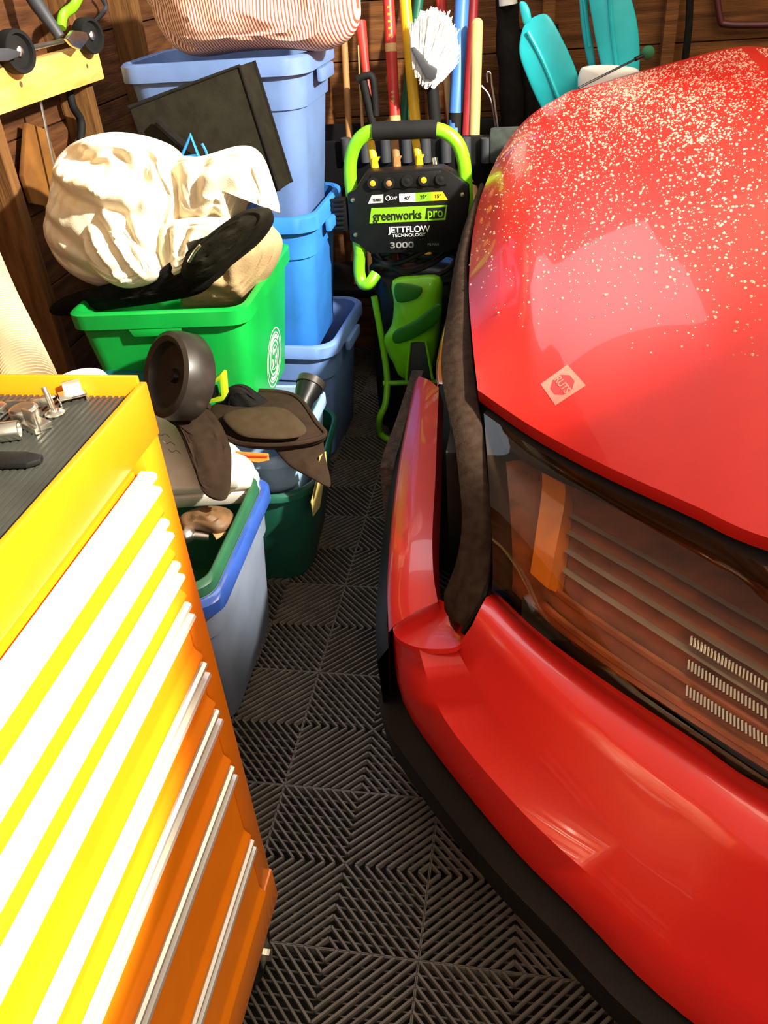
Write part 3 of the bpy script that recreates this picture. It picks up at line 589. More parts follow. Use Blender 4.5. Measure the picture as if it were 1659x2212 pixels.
single('amber_panel', MB().prism([tuple(px(u, v, -0.835)) for u, v in ((48, 265), (92, 280), (112, 340), (112, 400), (104, 436), (88, 446), (60, 440), (40, 380))], (0.014, 0, 0)), amber_ply, 'amber varnished panel hung between the wall studs', 'panel', bevel=0.004)
single('wall_cable', MB().tube(smooth_path([px(215, -10, -0.82), px(228, 20, -0.82), px(190, 60, -0.82)], 5), 0.006, 8), grey_pl, 'short pale cable on the dark wall above the board', 'cable')

# ================================================================== STACKED TOTES
def tote(name, label, fr, ang, L, Wd, Hh, z0, m, taper=0.80, rimh=0.045, group=None, tilt=(0, 0), thick=0.004, lip=0.016, rad=0.07, step=True, grips=True):
    """open storage tote; fr is the front right top corner of the rim in plan"""
    Rz = Matrix.Rotation(ang, 3, 'Z') ; ctr = Vector((fr[0], fr[1], 0)) + Rz @ Vector((-L / 2, Wd / 2, 0))
    T = Matrix.Rotation(tilt[0], 3, 'X') @ Matrix.Rotation(tilt[1], 3, 'Y')
    def ring(s, z, dx=0.0): return [Vector((ctr.x, ctr.y, z0)) + T @ (Rz @ Vector((p.x, p.y, 0)) + Vector((0, 0, z))) for p in rrect((L - 2 * lip) * s + 2 * dx, (Wd - 2 * lip) * s + 2 * dx, rad * s, 7)]
    t = thing(name, label, 'tote', (ctr.x, ctr.y, z0), group)
    st = 0.72; s1 = taper + (1 - taper) * st
    prof = [(taper * 0.96, 0, 0), (taper, 0.012, 0)]
    if step: prof += [(s1 - 0.012, Hh * st - 0.004, 0), (s1, Hh * st, 0.004)]
    prof += [(1, Hh - rimh, 0)]
    rows = [ring(*a) for a in prof]
    inn = [(1, Hh - 0.002, -thick), (taper, 0.016, -thick), (taper * 0.9, 0.014, -thick)]
    mb = MB(); mb.loft(rows + [ring(1, Hh, 0.0)] + [ring(*a) for a in inn], True, True, True)
    part('tub', mb, m, t, ang=35)
    rm = MB(); rm.loft([ring(1, Hh - rimh, 0.0005), ring(1, Hh - rimh, lip), ring(1, Hh - 0.006, lip), ring(1, Hh + 0.001, lip - 0.006), ring(1, Hh + 0.001, 0), ring(1, Hh - rimh, 0.0005)], True)
    part('rim', rm, m, t, ang=45)
    for sx in ((-1, 1) if grips else ()):
        hc_ = Vector((ctr.x, ctr.y, z0)) + T @ (Rz @ Vector((sx * (L / 2 + 0.004), 0, 0)) + Vector((0, 0, Hh - rimh - 0.018)))
        part('handle', MB().box(hc_, (0.018, 0.15, 0.035), Rz), m, t, bevel=0.006)
    return t, ctr
G = 'nested blue totes'
tote('storage_tote', 'pale blue tote on the floor at the bottom of the tall stack', (-0.120, 0.62), -0.05, 0.60, 0.46, 0.45, 0.0, blue_low, 0.84, rimh=0.04)
tote('storage_tote', 'bright blue tote in the middle of the tall stack', (-0.136, 0.625), -0.01, 0.55, 0.43, 0.46, 0.395, blue_mid, 0.82)
tote('storage_tote', 'slate blue tote on top of the tall stack under the striped pillow', (-0.114, 0.630), -0.01, 0.545, 0.415, 0.47, 0.80, blue_tote, 0.80)
pil = [py(*p, 0.72) for p in ((312, -40), (335, 20), (352, 62), (385, 105), (430, 122), (510, 112), (600, 106), (690, 110), (742, 92), (772, 52), (776, 5), (765, -60), (700, -120), (540, -150), (400, -120))]
single('striped_pillow', pillow(pil, (0.0, -1, 0.15), 0.15, 0.17, fold=0.03, fs=5, rings=22, n=6, seed=3, power=0.42), stripe_m, 'orange and white striped pillow on top of the blue totes', 'pillow')

# charcoal fabric box behind the clothes
bagc = [py(278, 232, 0.40), py(517, 142, 0.52), py(603, 412, 0.50), py(380, 520, 0.38)]
bx = MB(); th = Vector((0.012, 0.09, 0.0)); bx.prism([tuple(p) for p in bagc], th)
bag = thing('fabric_box', 'charcoal fabric box lying tilted against the blue totes', 'fabric box', tuple(bagc[3]))
part('shell', bx, olive_cl, bag, bevel=0.006)
part('edge_binding', MB().tube([p + Vector((0, -0.002, 0)) for p in (bagc[0], bagc[1], bagc[2])], 0.005, 8).tube([bagc[1] + th, bagc[2] + th], 0.005, 8), black_cl, bag)
part('strap', MB().tube([py(338, 262, 0.39), py(380, 300, 0.40), py(430, 345, 0.41)], 0.012, 8), black_cl, bag)
tri = [py(392, 338, 0.36), py(412, 292, 0.36), py(428, 335, 0.36)]
single('blue_buckle', MB().tube(tri, 0.0055, 8, closed=True), blue_cord, 'small bright blue triangular buckle behind the cream jacket', 'buckle')
single('blue_strap', MB().tube(smooth_path([py(436, 310, 0.36), py(446, 330, 0.36), py(449, 352, 0.36)], 4), 0.0035, 6), blue_cord, 'thin blue loop beside the triangular buckle', 'loop')

# ================================================================== GREEN BIN AND CLOTHES
bc = [pz(140, 682, .80), pz(528, 668, .80), pz(628, 522, .80)]
e1 = bc[1] - bc[0]; e2 = bc[2] - bc[1]; b4 = bc[0] + e2
gb = thing('recycling_bin', 'bright green recycling bin heaped with clothes', 'bin', (-0.42, 0.33, 0.43))
def bring(k, z, o=0.0):
    pts = [bc[0], bc[1], bc[2], b4]; c = sum(pts, Vector()) / 4; out = []
    for i in range(4):
        p, a, b = pts[i], pts[i - 1], pts[(i + 1) % 4]; r = 0.05
        pa = p + (a - p).normalized() * r; pb = p + (b - p).normalized() * r
        for t in range(6):
            s = t / 5; w = pa * (1 - s) ** 2 + p * 2 * s * (1 - s) + pb * s * s; d = (w - c); d.z = 0
            w = c + d * k + d.normalized() * o; out.append(Vector((w.x, w.y, z)))
    return out
part('tub', MB().loft([bring(.76, .435), bring(.79, .44), bring(.955, .765), bring(.955, .80), bring(.94, .80), bring(.78, .448), bring(.7, .446)], True, True, True), green_bin, gb, ang=35)
part('rim', MB().loft([bring(.955, .762, .0005), bring(.955, .760, .016), bring(.955, .797, .018), bring(.955, .801, .010), bring(.955, .801, .0), bring(.955, .762, .0005)], True), green_bin, gb, ang=45)
g0 = bc[0].lerp(bc[1], .33); g1 = bc[0].lerp(bc[1], .64); dn = (bc[1] - bc[0]).normalized()
part('grip', MB().prism([tuple(g0 + Vector((0, 0.014, -0.040))), tuple(g1 + Vector((0, 0.014, -0.040))), tuple(g1 + Vector((-0.012, 0.014, -0.062))), tuple(g0 + Vector((0.012, 0.014, -0.062)))], (0, -0.014, 0)), green_bin, gb, bevel=0.003)
# recycling roundel on the right face
w0, w1 = bring(.955, .765)[5:7], bring(.79, .44)[5:7]
fa, fb = bring(.955, .765)[11], bring(.955, .765)[12]
ra = bring(.955, .765); rb = bring(.79, .44)
A1 = (ra[11] + ra[12]) / 2; B1 = (rb[11] + rb[12]) / 2
rt0, rt1 = ra[11], ra[12]; rb0, rb1 = rb[11], rb[12]
def on_face(s, t): return (rt0.lerp(rt1, s)).lerp(rb0.lerp(rb1, s), t)
fn = (rt1 - rt0).cross(rb0 - rt0).normalized()
if fn.x < 0: fn = -fn
xs = (rt1 - rt0).normalized(); ysd = (rt0 - rb0); ysd = (ysd - xs * ysd.dot(xs)).normalized()
rc = px(592, 772, 0) ; dd = ray(592, 772); tt = (rt0 - CAM).dot(fn) / dd.dot(fn); rc = CAM + dd * tt
rcent = rc + fn * 0.001
def annulus(r0, r1, a0=0, a1=360, n=36):
    m_ = MB(); rows = [[], []]
    for k in range(n + 1):
        a = math.radians(a0 + (a1 - a0) * k / n); d = xs * math.cos(a) + ysd * math.sin(a); rows[0].append(rcent + d * r0); rows[1].append(rcent + d * r1)
    return m_.loft(rows)
for r0, r1 in ((0.083, 0.087), (0.070, 0.074), (0.046, 0.052), (0.034, 0.037)): part('printed_ring', annulus(r0, r1), print_w, gb, smooth=False)
for r0, r1, a0, a1 in ((0.056, 0.066, 40, 140), (0.056, 0.066, 225, 315)): part('printed_band', annulus(r0, r1, a0, a1, 16), print_w, gb, smooth=False)
for a in (90, 210, 330):
    d = [Vector((math.cos(math.radians(a + o)), math.sin(math.radians(a + o)))) * r for o, r in ((-42, .026), (10, .028), (12, .034), (44, .022), (6, .010), (8, .017), (-36, .016))]
    part('printed_arrow', MB().prism([tuple(rcent + xs * v.x + ysd * v.y) for v in d], fn * 0.0004), print_w, gb, smooth=False)

# clothes
jk = thing('canvas_jacket', 'crumpled cream canvas jacket heaped on the green bin', 'jacket', tuple(py(300, 600, 0.2)))
body_o = [py(*p, 0.22) for p in ((180, 305), (250, 287), (330, 298), (385, 325), (405, 372), (430, 430), (415, 500), (400, 575), (345, 612), (270, 626), (190, 610), (132, 565), (106, 500), (116, 440), (122, 385), (140, 335))]
def CR(lst, y): return [(py(a, b, y), py(c_, d_, y), dp, wd_) for a, b, c_, d_, dp, wd_ in lst]
part('jacket_body', pillow(body_o, (0.15, -1, 0.35), 0.16, 0.16, fold=0.022, fs=5, rings=44, n=12, seed=1, aniso=(1.4, 1, 0.7), creases=CR([(125, 388, 205, 440, .028, .035), (205, 440, 305, 468, .030, .035), (350, 320, 332, 470, .026, .035), (150, 330, 265, 372, .030, .04), (285, 348, 335, 392, .022, .03), (255, 480, 290, 560, .03, .035), (120, 470, 185, 520, .024, .03), (310, 470, 330, 560, .022, .028), (340, 300, 400, 345, .014, .025), (130, 540, 230, 600, .022, .03), (380, 400, 360, 560, .014, .03)], 0.22)), canvas, jk)
slv = [py(*p, 0.20) for p in ((360, 350), (440, 338), (520, 316), (560, 328), (585, 385), (602, 458), (565, 432), (530, 430), (520, 448), (500, 492), (470, 478), (430, 500), (380, 470))]
part('sleeve', pillow(slv, (0.1, -1, 0.35), 0.10, 0.13, fold=0.014, fs=6, rings=30, n=9, seed=5, aniso=(0.8, 1, 1.5), creases=CR([(460, 345, 440, 470, .012, .03), (540, 335, 560, 430, .012, .03), (400, 350, 395, 460, .016, .03), (480, 440, 520, 400, .012, .025)], 0.20)), canvas, jk)
cuf = [py(*p, 0.12) for p in ((190, 480), (250, 468), (310, 500), (350, 580), (335, 610), (270, 622), (215, 590), (185, 540))]
part('sleeve', pillow(cuf, (0.0, -1, 0.3), 0.07, 0.08, fold=0.010, fs=8, rings=30, n=10, seed=8, creases=CR([(205, 500, 250, 575, .02, .022), (240, 480, 310, 600, .022, .022), (190, 520, 215, 580, .014, .02), (280, 500, 330, 590, .012, .02), (255, 580, 275, 615, .014, .016)], 0.12)), canvas, jk)
hem = [py(*p, 0.13) for p in ((350, 490), (410, 470), (480, 470), (502, 482), (470, 505), (420, 520), (402, 560), (404, 582), (370, 600), (345, 560))]
part('hem', pillow(hem, (0.1, -1, 0.3), 0.035, 0.06, fold=0.008, fs=8, rings=18, n=8, seed=12, creases=CR([(370, 480, 375, 590, .012, .018), (420, 480, 390, 560, .012, .018)], 0.13)), canvas, jk)
blk = [py(*p, 0.16) for p in ((108, 668), (150, 640), (260, 628), (380, 602), (470, 545), (545, 455), (590, 462), (572, 505), (500, 570), (430, 630), (340, 652), (230, 668), (130, 682))]
bg = thing('black_bag', 'limp black bag folded under the cream jacket in the bin', 'bag', tuple(py(300, 660, 0.16)))
part('bag_body', pillow(blk, (0.1, -1, 0.5), 0.055, 0.12, fold=0.015, fs=8, rings=18, n=8, seed=4), black_cl, bg)
bst = [py(402, 560, 0.13), py(440, 540, 0.12), py(500, 495, 0.13), py(560, 452, 0.16), py(585, 445, 0.2)]
part('strap', pillow([py(*p, 0.115) for p in ((395, 598), (400, 560), (450, 510), (530, 455), (585, 452), (570, 490), (500, 560), (440, 605))], (0.1, -1, 0.4), 0.05, 0.06, fold=0.015, fs=16, rings=12, n=5, seed=9), olive_cl, bg)
part('snap_hook', MB().tube(smooth_path([py(408, 565, 0.06), py(420, 545, 0.05), py(432, 530, 0.05)], 4), 0.004, 8), zinc, bg)
tan = [py(*p, 0.27) for p in ((395, 665), (400, 632), (450, 590), (520, 530), (565, 480), (600, 500), (610, 530), (590, 580), (545, 640), (520, 662), (450, 668))]
single('tan_sweatshirt', pillow(tan, (0.25, -1, 0.5), 0.10, 0.14, fold=0.016, fs=6, rings=26, n=9, seed=6, creases=CR([(430, 600, 470, 660, .018, .022), (490, 560, 500, 650, .012, .025), (450, 630, 520, 655, .016, .02)], 0.27)), tan_cl, 'folded tan cloth bundle in the right side of the green bin', 'clothing')

# ================================================================== TUBS ON THE FLOOR (right row)
tb, tc_ = tote('storage_tote', 'translucent grey-blue tote with a royal blue rim beside the chest', (-0.110, -0.585), 0.03, 0.44, 0.50, 0.42, 0.0, mat('grey_blue_tote_plastic', (0.20, 0.24, 0.33), 0.35, var=0.15, scale=8), 0.84, rimh=0.035, rad=0.06, grips=False)
for ch in tb.children:
    if ch.name.startswith('rim'): ch.data.materials[0] = mat('royal_blue_rim', (0.03, 0.08, 0.34), 0.2, coat=0.6)
tote('storage_tote', 'dark green tote nested inside the grey-blue tote', (-0.132, -0.560), 0.03, 0.395, 0.45, 0.30, 0.145, mid_green, 0.90, rimh=0.03, lip=0.012, rad=0.055, grips=False)
tote('storage_tote', 'deep green tub with masking tape on its side', (-0.035, -0.060), 0.07, 0.42, 0.52, 0.345, 0.0, dk_green, 0.72, rimh=0.022, lip=0.008, rad=0.11, step=False, grips=False)
tote('storage_tote', 'powder blue tote nested inside the deep green tub', (-0.095, -0.020), -0.02, 0.34, 0.43, 0.408, 0.018, blue_pale, 0.78, rimh=0.03, lip=0.010, rad=0.07, grips=False)
def tape(pix, off):
    pts = [px(u, v, off - 0.012 - (v - 975) / 140 * 0.032) for u, v in pix]; return MB().prism([tuple(p) for p in pts], (0.0015, 0, 0))
# kneeling pad set
kp = thing('knee_pad', 'dark brown padded knee pad with an orange tag draped over the totes', 'knee pad', tuple(pz(560, 930, .48)))
main = [pz(*p) for p in ((452, 905, .505), (462, 872, .51), (510, 854, .51), (575, 852, .51), (625, 858, .51), (655, 876, .51), (685, 920, .49), (704, 946, .47), (660, 962, .475), (590, 968, .48), (520, 962, .485), (470, 940, .495))]
mp = part('pad', pillow(main, (0, -0.35, 1), 0.035, 0.03, rings=18, n=6, power=0.4), brown_cl, kp)
ins = [pz(*p) for p in ((482, 905, .535), (500, 888, .54), (560, 880, .542), (610, 882, .542), (640, 900, .535), (662, 928, .52), (640, 945, .512), (580, 948, .515), (520, 940, .52))]
part('inset', pillow(ins, (0, -0.35, 1), 0.014, 0.004, rings=12, n=6, power=0.5), brown_in, kp)
part('piping', MB().tube(smooth_path([p + Vector((0, -0.004, 0.012)) for p in main], 4, True), 0.007, 8, closed=True), brown_cl, kp)
fl1 = [pz(*p) for p in ((312, 868, .600), (370, 862, .590), (430, 868, .575), (470, 905, .555), (492, 950, .535), (500, 985, .52), (496, 1060, .505), (478, 1082, .500), (440, 1065, .505), (418, 1010, .525), (385, 930, .56), (345, 885, .59))]
part('strap_flap', pillow(fl1, (0.1, -0.5, 1), 0.010, 0.008, rings=12, n=6, power=0.3, fold=0.008, fs=10), brown_cl, kp)
fl2 = [pz(*p) for p in ((592, 962, .475), (640, 958, .47), (692, 944, .46), (702, 985, .44), (714, 1050, .40), (675, 1035, .415), (630, 1010, .43), (605, 985, .455))]
part('strap_flap', pillow(fl2, (0.3, -0.6, 0.8), 0.008, 0.008, rings=10, n=6, power=0.3), brown_cl, kp)
tg = [pz(520, 968, .475), pz(585, 972, .475), pz(588, 985, .468), pz(565, 990, .466), pz(524, 984, .468)]
part('tag', MB().prism([tuple(p + Vector((0, -0.022, 0.004))) for p in tg], (0, -0.003, -0.001)), orange_tag, kp, bevel=0.001, label='orange tag')
part('tag_edge', MB().tube([pz(518, 967, .48) + Vector((0, -0.028, 0.003)), pz(550, 972, .48) + Vector((0, -0.028, 0.003)), pz(587, 973, .48) + Vector((0, -0.028, 0.003))], 0.004, 8), orange_tag, kp)
# pale tool case in the green tote
cs = thing('tool_case', 'pale grey plastic tool case tilted in the dark green tote', 'case', tuple(pz(430, 1090, .40)))
cq = [pz(305, 875, .545), pz(415, 868, .545), pz(548, 1000, .47), pz(540, 1045, .455), pz(330, 1060, .455)]
cn = Vector((0, -0.2, 1)).normalized()
part('case_lid', MB().prism([tuple(p) for p in cq], cn * -0.022), case_pl, cs, bevel=0.008, bseg=3)
cc_ = sum(cq, Vector()) / 5
part('case_base', MB().prism([tuple(p + cn * -0.026 + (p - cc_) * 0.04) for p in cq], cn * -0.035), case_pl, cs, bevel=0.006)
for k in range(3):
    u0, v0 = 352 + k * 12, 935 + k * 18
    part('scrawl', MB().tube(smooth_path([pz(u0 - 12, v0, .533 - k * .012), pz(u0 - 4, v0 + 6, .53 - k * .012), pz(u0 + 5, v0 + 2, .53 - k * .012), pz(u0 + 14, v0 + 9, .527 - k * .012)], 4), 0.0012, 6), print_g, cs)
part('latch', MB().box(pz(500, 1042, .463), (0.04, 0.02, 0.02)), case_pl, cs, bevel=0.004)
# odds and ends in the green tote
single('leather_pouch', pillow([pz(*p, .43) for p in ((392, 1118), (450, 1098), (500, 1105), (498, 1135), (470, 1150), (420, 1140), (395, 1150))], (0, -0.3, 1), 0.03, 0.03, rings=10, seed=2, fold=0.01), brown_junk, 'brown leather pouch lying inside the dark green tote', 'pouch')
single('cardboard_flap', MB().prism([tuple(pz(u, v, .425)) for u, v in ((458, 1118), (486, 1112), (488, 1150), (466, 1162), (448, 1136))], (0, 0, -0.006)), card_m, 'torn brown cardboard flap by the tote rim', 'cardboard', bevel=0.001)
p = pz(402, 1155, .42)
single('chrome_knob', MB().ball(p, 0.022, 16, 10, (1, 1, .8)).tube([p, p + Vector((0.05, 0.01, -0.01))], 0.010, 10), zinc, 'round metal knob among the junk in the green tote', 'knob')
# tyre-like wheel, lime clip, teal lid
wc = py(378, 812, -0.06); ax = Vector((-0.52, -0.62, 0.42)).normalized()
wh = thing('trolley_wheel', 'large dark grey trolley wheel leaning against the green bin', 'wheel', tuple(wc - Vector((0, 0, 0.1))))
part('tyre', MB().lathe(wc, ax, [(0.074, 0.010), (0.080, 0.026), (0.092, 0.032), (0.103, 0.026), (0.108, 0.004), (0.106, -0.04), (0.098, -0.05), (0.074, -0.05)], 48, True), dark_pl, wh)
part('hub', MB().lathe(wc, ax, [(0.02, 0.000), (0.05, -0.004), (0.0745, 0.006), (0.0745, -0.04), (0.02, -0.04)], 40), dark_in, wh)
part('axle_cap', MB().lathe(wc + ax * 0.001, ax, [(0.004, 0.012), (0.014, 0.010), (0.018, 0.0)], 20), black_pl, wh)
wc2 = py(290, 822, 0.10)
single('teal_lid', MB().lathe(py(285, 812, 0.06), (0.1, -0.35, 1), [(0.01, 0.012), (0.06, 0.010), (0.075, 0.004), (0.078, -0.02), (0.07, -0.022)], 32), teal_dk, 'deep teal round lid behind the dark wheel', 'lid')
lc = thing('lime_clip', 'lime green plastic clip between the dark wheel and the knee pad', 'clip', tuple(py(465, 880, -0.02)))
part('clip_arm', MB().prism([tuple(py(u, v, -0.03)) for u, v in ((456, 826), (476, 810), (482, 812), (486, 858), (482, 866), (446, 872), (448, 866), (478, 856), (474, 822), (458, 832))], (0, 0.03, 0)), lime_cl, lc, bevel=0.001)
part('clip_body', MB().box(py(462, 846, -0.015), (0.02, 0.02, 0.03)), black_pl, lc, bevel=0.003)
single('black_pouch', pillow([py(*p, 0.10) for p in ((478, 870), (490, 838), (520, 828), (555, 850), (590, 880), (560, 900), (500, 895))], (0, -1, 0.3), 0.03, 0.04, rings=10, seed=3, fold=0.012), black_cl, 'black pouch between the green bin and the brown pad', 'pouch')
# boot-like dark drill in the powder blue tote
sh = thing('dark_flashlight', 'dark grey torch standing in the powder blue tote', 'torch', tuple(pz(655, 900, .45)))
d0, d1 = pz(640, 905, .44), pz(672, 828, .50)
part('barrel', MB().tube([d0, d0.lerp(d1, .55), d0.lerp(d1, .75), d1], [0.028, 0.028, 0.036, 0.038], 16), black_pl, sh)
part('head_ring', MB().lathe(d1, (d1 - d0), [(0.03, -0.012), (0.041, -0.012), (0.041, 0.008), (0.034, 0.010), (0.02, 0.004)], 24), dark_pl, sh)

# ================================================================== PRESSURE WASHER
YP = 0.88
def P(u, v, y=YP): return py(u, v, y)
pw = thing('pressure_washer', 'lime green and black electric pressure washer against the back wall', 'pressure washer', (0.10, 0.95, 0))
fr = smooth_path([P(778, 548, .86), P(768, 470), P(758, 400), P(757, 350), P(768, 312), P(792, 288), P(826, 282), P(880, 281), P(935, 279), P(966, 288), P(990, 312), P(1002, 350), P(1006, 400), P(1008, 470), P(1008, 548, .86)], 6)
part('frame', MB().tube(fr, 0.0205, 14), lime, pw)
part('grip', MB().tube([P(806, 284), P(830, 282), P(880, 281), P(925, 279), P(944, 280)], 0.0265, 16), black_rub, pw, label='black foam grip')
part('frame_foot', MB().tube(smooth_path([P(778, 530, .86), P(776, 585, .86), P(784, 612, .85), P(798, 612, .84), P(812, 592, .86)], 5), 0.0195, 12), lime, pw)
part('frame_foot', MB().tube(smooth_path([P(1008, 530, .86), P(1006, 600, .86), P(1000, 700, .9)], 5), 0.0195, 12), lime, pw)
part('frame_leg', MB().tube(smooth_path([P(808, 640, .92), P(826, 740, .90), P(836, 815, .87), P(833, 870, .83), P(820, 905, .81), pz(822, 935, .016), pz(845, 952, .016), pz(900, 960, .016)], 6), 0.012, 10), lime, pw)
part('frame_bar', MB().tube([P(828, 828, .86), P(950, 824, .86)], 0.009, 8), lime, pw)
pan = [P(u, v, .835) for u, v in ((790, 372), (955, 362), (975, 372), (1012, 402), (1014, 430), (1004, 520), (968, 545), (800, 548), (775, 528), (756, 520), (750, 420), (768, 408))]
pb = part('panel', MB().prism([tuple(p) for p in pan], (0, 0.055, 0)), black_pl, pw, bevel=0.004)
part('panel_brow', MB().prism([tuple(P(u, v, .828)) for u, v in ((800, 378), (950, 368), (966, 400), (802, 410))], (0, 0.02, 0)), black_pl, pw, bevel=0.003)
for (u, v), m_ in zip(((806, 395), (841, 395), (880, 390), (916, 388), (953, 386)), (yel_h, brn_h, black_rub, yel_h, black_rub)):
    c = P(u, v, .826)
    s_ = part('nozzle_socket', MB().lathe(c, (0, -1, 0), [(0.011, 0.0), (0.017, 0.0), (0.017, 0.006), (0.011, 0.006)], 20), black_rub, pw)
    part('nozzle_tip', MB().lathe(c, (0, -1, 0), [(0.003, 0.002), (0.009, 0.002), (0.009, 0.006), (0.003, 0.008)], 14), m_, s_)
for u, v in ((762, 432), (768, 507), (999, 420)): part('screw', MB().lathe(P(u, v, .834), (0, -1, 0), [(0.001, 0.006), (0.006, 0.005), (0.007, 0.0)], 12), zinc, pw)
def lab(name, pix, m_, y=.8335): return part(name, MB().prism([tuple(P(u, v, y)) for u, v in pix], (0, 0.0012, 0)), m_, pw, smooth=False)
lab('label', ((795, 440), (803, 422), (828, 420), (828, 438)), lab_grey); lab('label', ((862, 419), (897, 417), (898, 436), (863, 437)), print_w)
lab('label', ((897, 417), (931, 415), (932, 434), (898, 436)), lab_lime); lab('label', ((931, 415), (956, 414), (967, 432), (932, 434)), lab_yel)
lab('label', ((802, 450), (966, 443), (962, 475), (798, 483)), lab_lime); lab('label', ((921, 449), (963, 447), (959, 471), (918, 474)), print_k, .833)
xd = (P(966, 443) - P(802, 450)).normalized(); yd = Vector((0, 0, 1))
def txt(s, u, v, size, m_, sx=1.0, bold=0.0, y=.832): return text_mesh('lettering', s, size, P(u, v, y), xd * sx, yd, m_, pb, bold=bold)
txt('greenworks', 858, 466, .040, print_k, 0.80, .0006); txt('pro', 940, 460, .040, lab_lime, 0.86, .0004, .8315)
txt('JETTFLOW', 884, 496, .026, print_w, 1.05, .0004); txt('TECHNOLOGY', 883, 508, .014, print_w, 1.12)
txt('3000', 868, 530, .026, print_g, 1.5, .0004); txt('PSI MAX', 936, 528, .010, print_g); 
txt('TURBO', 815, 432, .011, print_k, .75); txt('SOAP', 849, 428, .013, print_w, .8); txt('40°', 880, 428, .015, print_k); txt('25°', 915, 426, .015, print_k); txt('15°', 946, 424, .015, print_k)
part('droplet_mark', MB().tube([P(838 + 5 * math.cos(a), 428 + 5 * math.sin(a), .832) for a in [k * math.pi / 6 for k in range(12)]], 0.001, 6, closed=True), print_w, pw)
hk = MB().bb(tuple(P(726, 500, .84)), tuple(P(750, 424, .87)))
for k in range(7):
    a = P(720, 432 + k * 10, .838); hk.box(a + Vector((0.014, 0, 0)), (0.045, 0.012, 0.008))
part('hose_holder', hk, black_pl, pw, bevel=0.002)
mot = [P(u, v, .98) for u, v in ((815, 610), (850, 575), (950, 570), (1005, 600), (1010, 720), (1000, 880), (960, 930), (850, 930), (818, 850))]
part('motor_housing', pillow(mot, (0, -1, 0.05), 0.10, 0.12, rings=14, n=5, power=0.3), black_pl, pw)
cov = [P(u, v, .84) for u, v in ((850, 604), (900, 595), (950, 598), (953, 650), (948, 720), (936, 790), (915, 815), (870, 815), (852, 785), (830, 735), (848, 698), (853, 650))]
cv = part('cover', pillow(cov, (-0.1, -1, 0.2), 0.05, 0.07, rings=14, n=3, power=0.32), lime, pw, label='glossy green motor cover')
part('cover_stripe', pillow([P(u, v, .785) for u, v in ((852, 716), (900, 690), (948, 655), (948, 690), (905, 725), (855, 742))], (-0.1, -1, 0.2), 0.006, 0.01, rings=8, n=4), mat('deep_green_plastic', (0.02, 0.16, 0.01), 0.4), cv)
part('cover_recess', pillow([P(u, v, .785) for u, v in ((854, 615), (880, 612), (912, 622), (900, 645), (858, 652))], (-0.1, -1, 0.2), 0.005, 0.01, rings=8, n=4), MATS['deep_green_plastic'], cv)
part('switch_plate', MB().prism([tuple(P(u, v, .782)) for u, v in ((888, 742), (918, 741), (930, 818), (880, 820))], (0, 0.03, 0)), grey_pl, cv, bevel=0.004)
part('switch_bezel', MB().tube([P(878, 820, .782), P(886, 738, .778), P(920, 737, .778), P(934, 818, .782)], 0.005, 8), lime, cv)
for x in (-0.03, 0.23):
    w = part('wheel', MB().lathe((x, 1.06, 0.13), (1, 0, 0), [(0.03, 0.004), (0.09, 0.004), (0.10, 0.0), (0.122, 0.004), (0.128, 0.014), (0.128, 0.034), (0.122, 0.044), (0.1, 0.048), (0.03, 0.044)], 36), black_rub, pw)
    part('wheel_hub', MB().lathe((x - 0.004, 1.06, 0.13), (1, 0, 0), [(0.02, 0), (0.03, 0.004), (0.03, 0.05), (0.02, 0.056)], 18), grey_pl, w)
for k in range(5):
    cpt = [P(800 + 0, 562 + 6 * k, .90)]
    lp = [Vector((0.115 + (0.15 - 0.008 * k) * math.cos(a) , 0.93 + 0.07 * math.sin(a), 0.60 + 0.022 * k + 0.03 * math.sin(a * 2 + k))) for a in [j * math.pi / 16 for j in range(32)]]
    part('hose_coil', MB().tube(lp, 0.0095, 8, closed=True), black_pl, pw)
part('base_plate', MB().bb((-0.01, 0.86, 0.02), (0.24, 1.12, 0.05)), black_pl, pw, bevel=0.01)
for (ua, va, ub, vb), m_ in zip(((800, 305, 812, 373), (852, 303, 859, 371), (897, 300, 908, 368)), (yel_h, brn_h, yel_h)):
    part('spray_lance', MB().tube([P(ua, va, .93), P(ub, vb, .90)], 0.0125, 10), m_, pw)
    part('lance_clip', MB().prism([tuple(P(ub + du, vb + dv, .895)) for du, dv in ((-8, -32), (8, -32), (3, -22), (3, -10), (10, -4), (8, 0), (-9, 0))], (0, 0.02, 0)), m_, pw, bevel=0.002)
part('lance_tube', MB().tube([P(939, 342, .90), P(944, 370, .88)], 0.009, 10), chrome, pw)

# ================================================================== TOOL RACK AND TOOLS
YR = 1.215
rk = thing('tool_rack', 'black tool rack with grey slot tubes behind the pressure washer', 'tool rack', (0.2, YR + 0.1, 0))
za, zb = py(850, 345, YR).z, py(850, 300, YR).z
part('rack_body', MB().bb((-0.35, YR + 0.03, za - 0.10), (0.95, YR + 0.048, zb - 0.006)).bb((-0.35, 1.56, za - 0.10), (0.95, 1.58, zb - 0.006)).bb((-0.35, YR + 0.03, 0.38), (0.95, 1.58, 0.415)), black_pl, rk, bevel=0.006)
part('rack_leg', MB().bb((-0.36, YR + 0.03, 0), (-0.33, 1.58, zb - 0.01)), black_pl, rk, bevel=0.004)
part('rack_leg', MB().bb((0.93, YR + 0.03, 0), (0.96, 1.58, zb - 0.01)), black_pl, rk, bevel=0.004)
for u in (745, 786, 830, 876, 918, 962, 1005, 1050, 1090, 1130):
    a = py(u, 302, YR); part('slot_tube', MB().lathe((a.x, YR + 0.012, a.z - 0.075), (0, 0, 1), [(0.012, 0), (0.018, 0.002), (0.018, 0.078), (0.012, 0.08)], 16), grey_pl, rk)
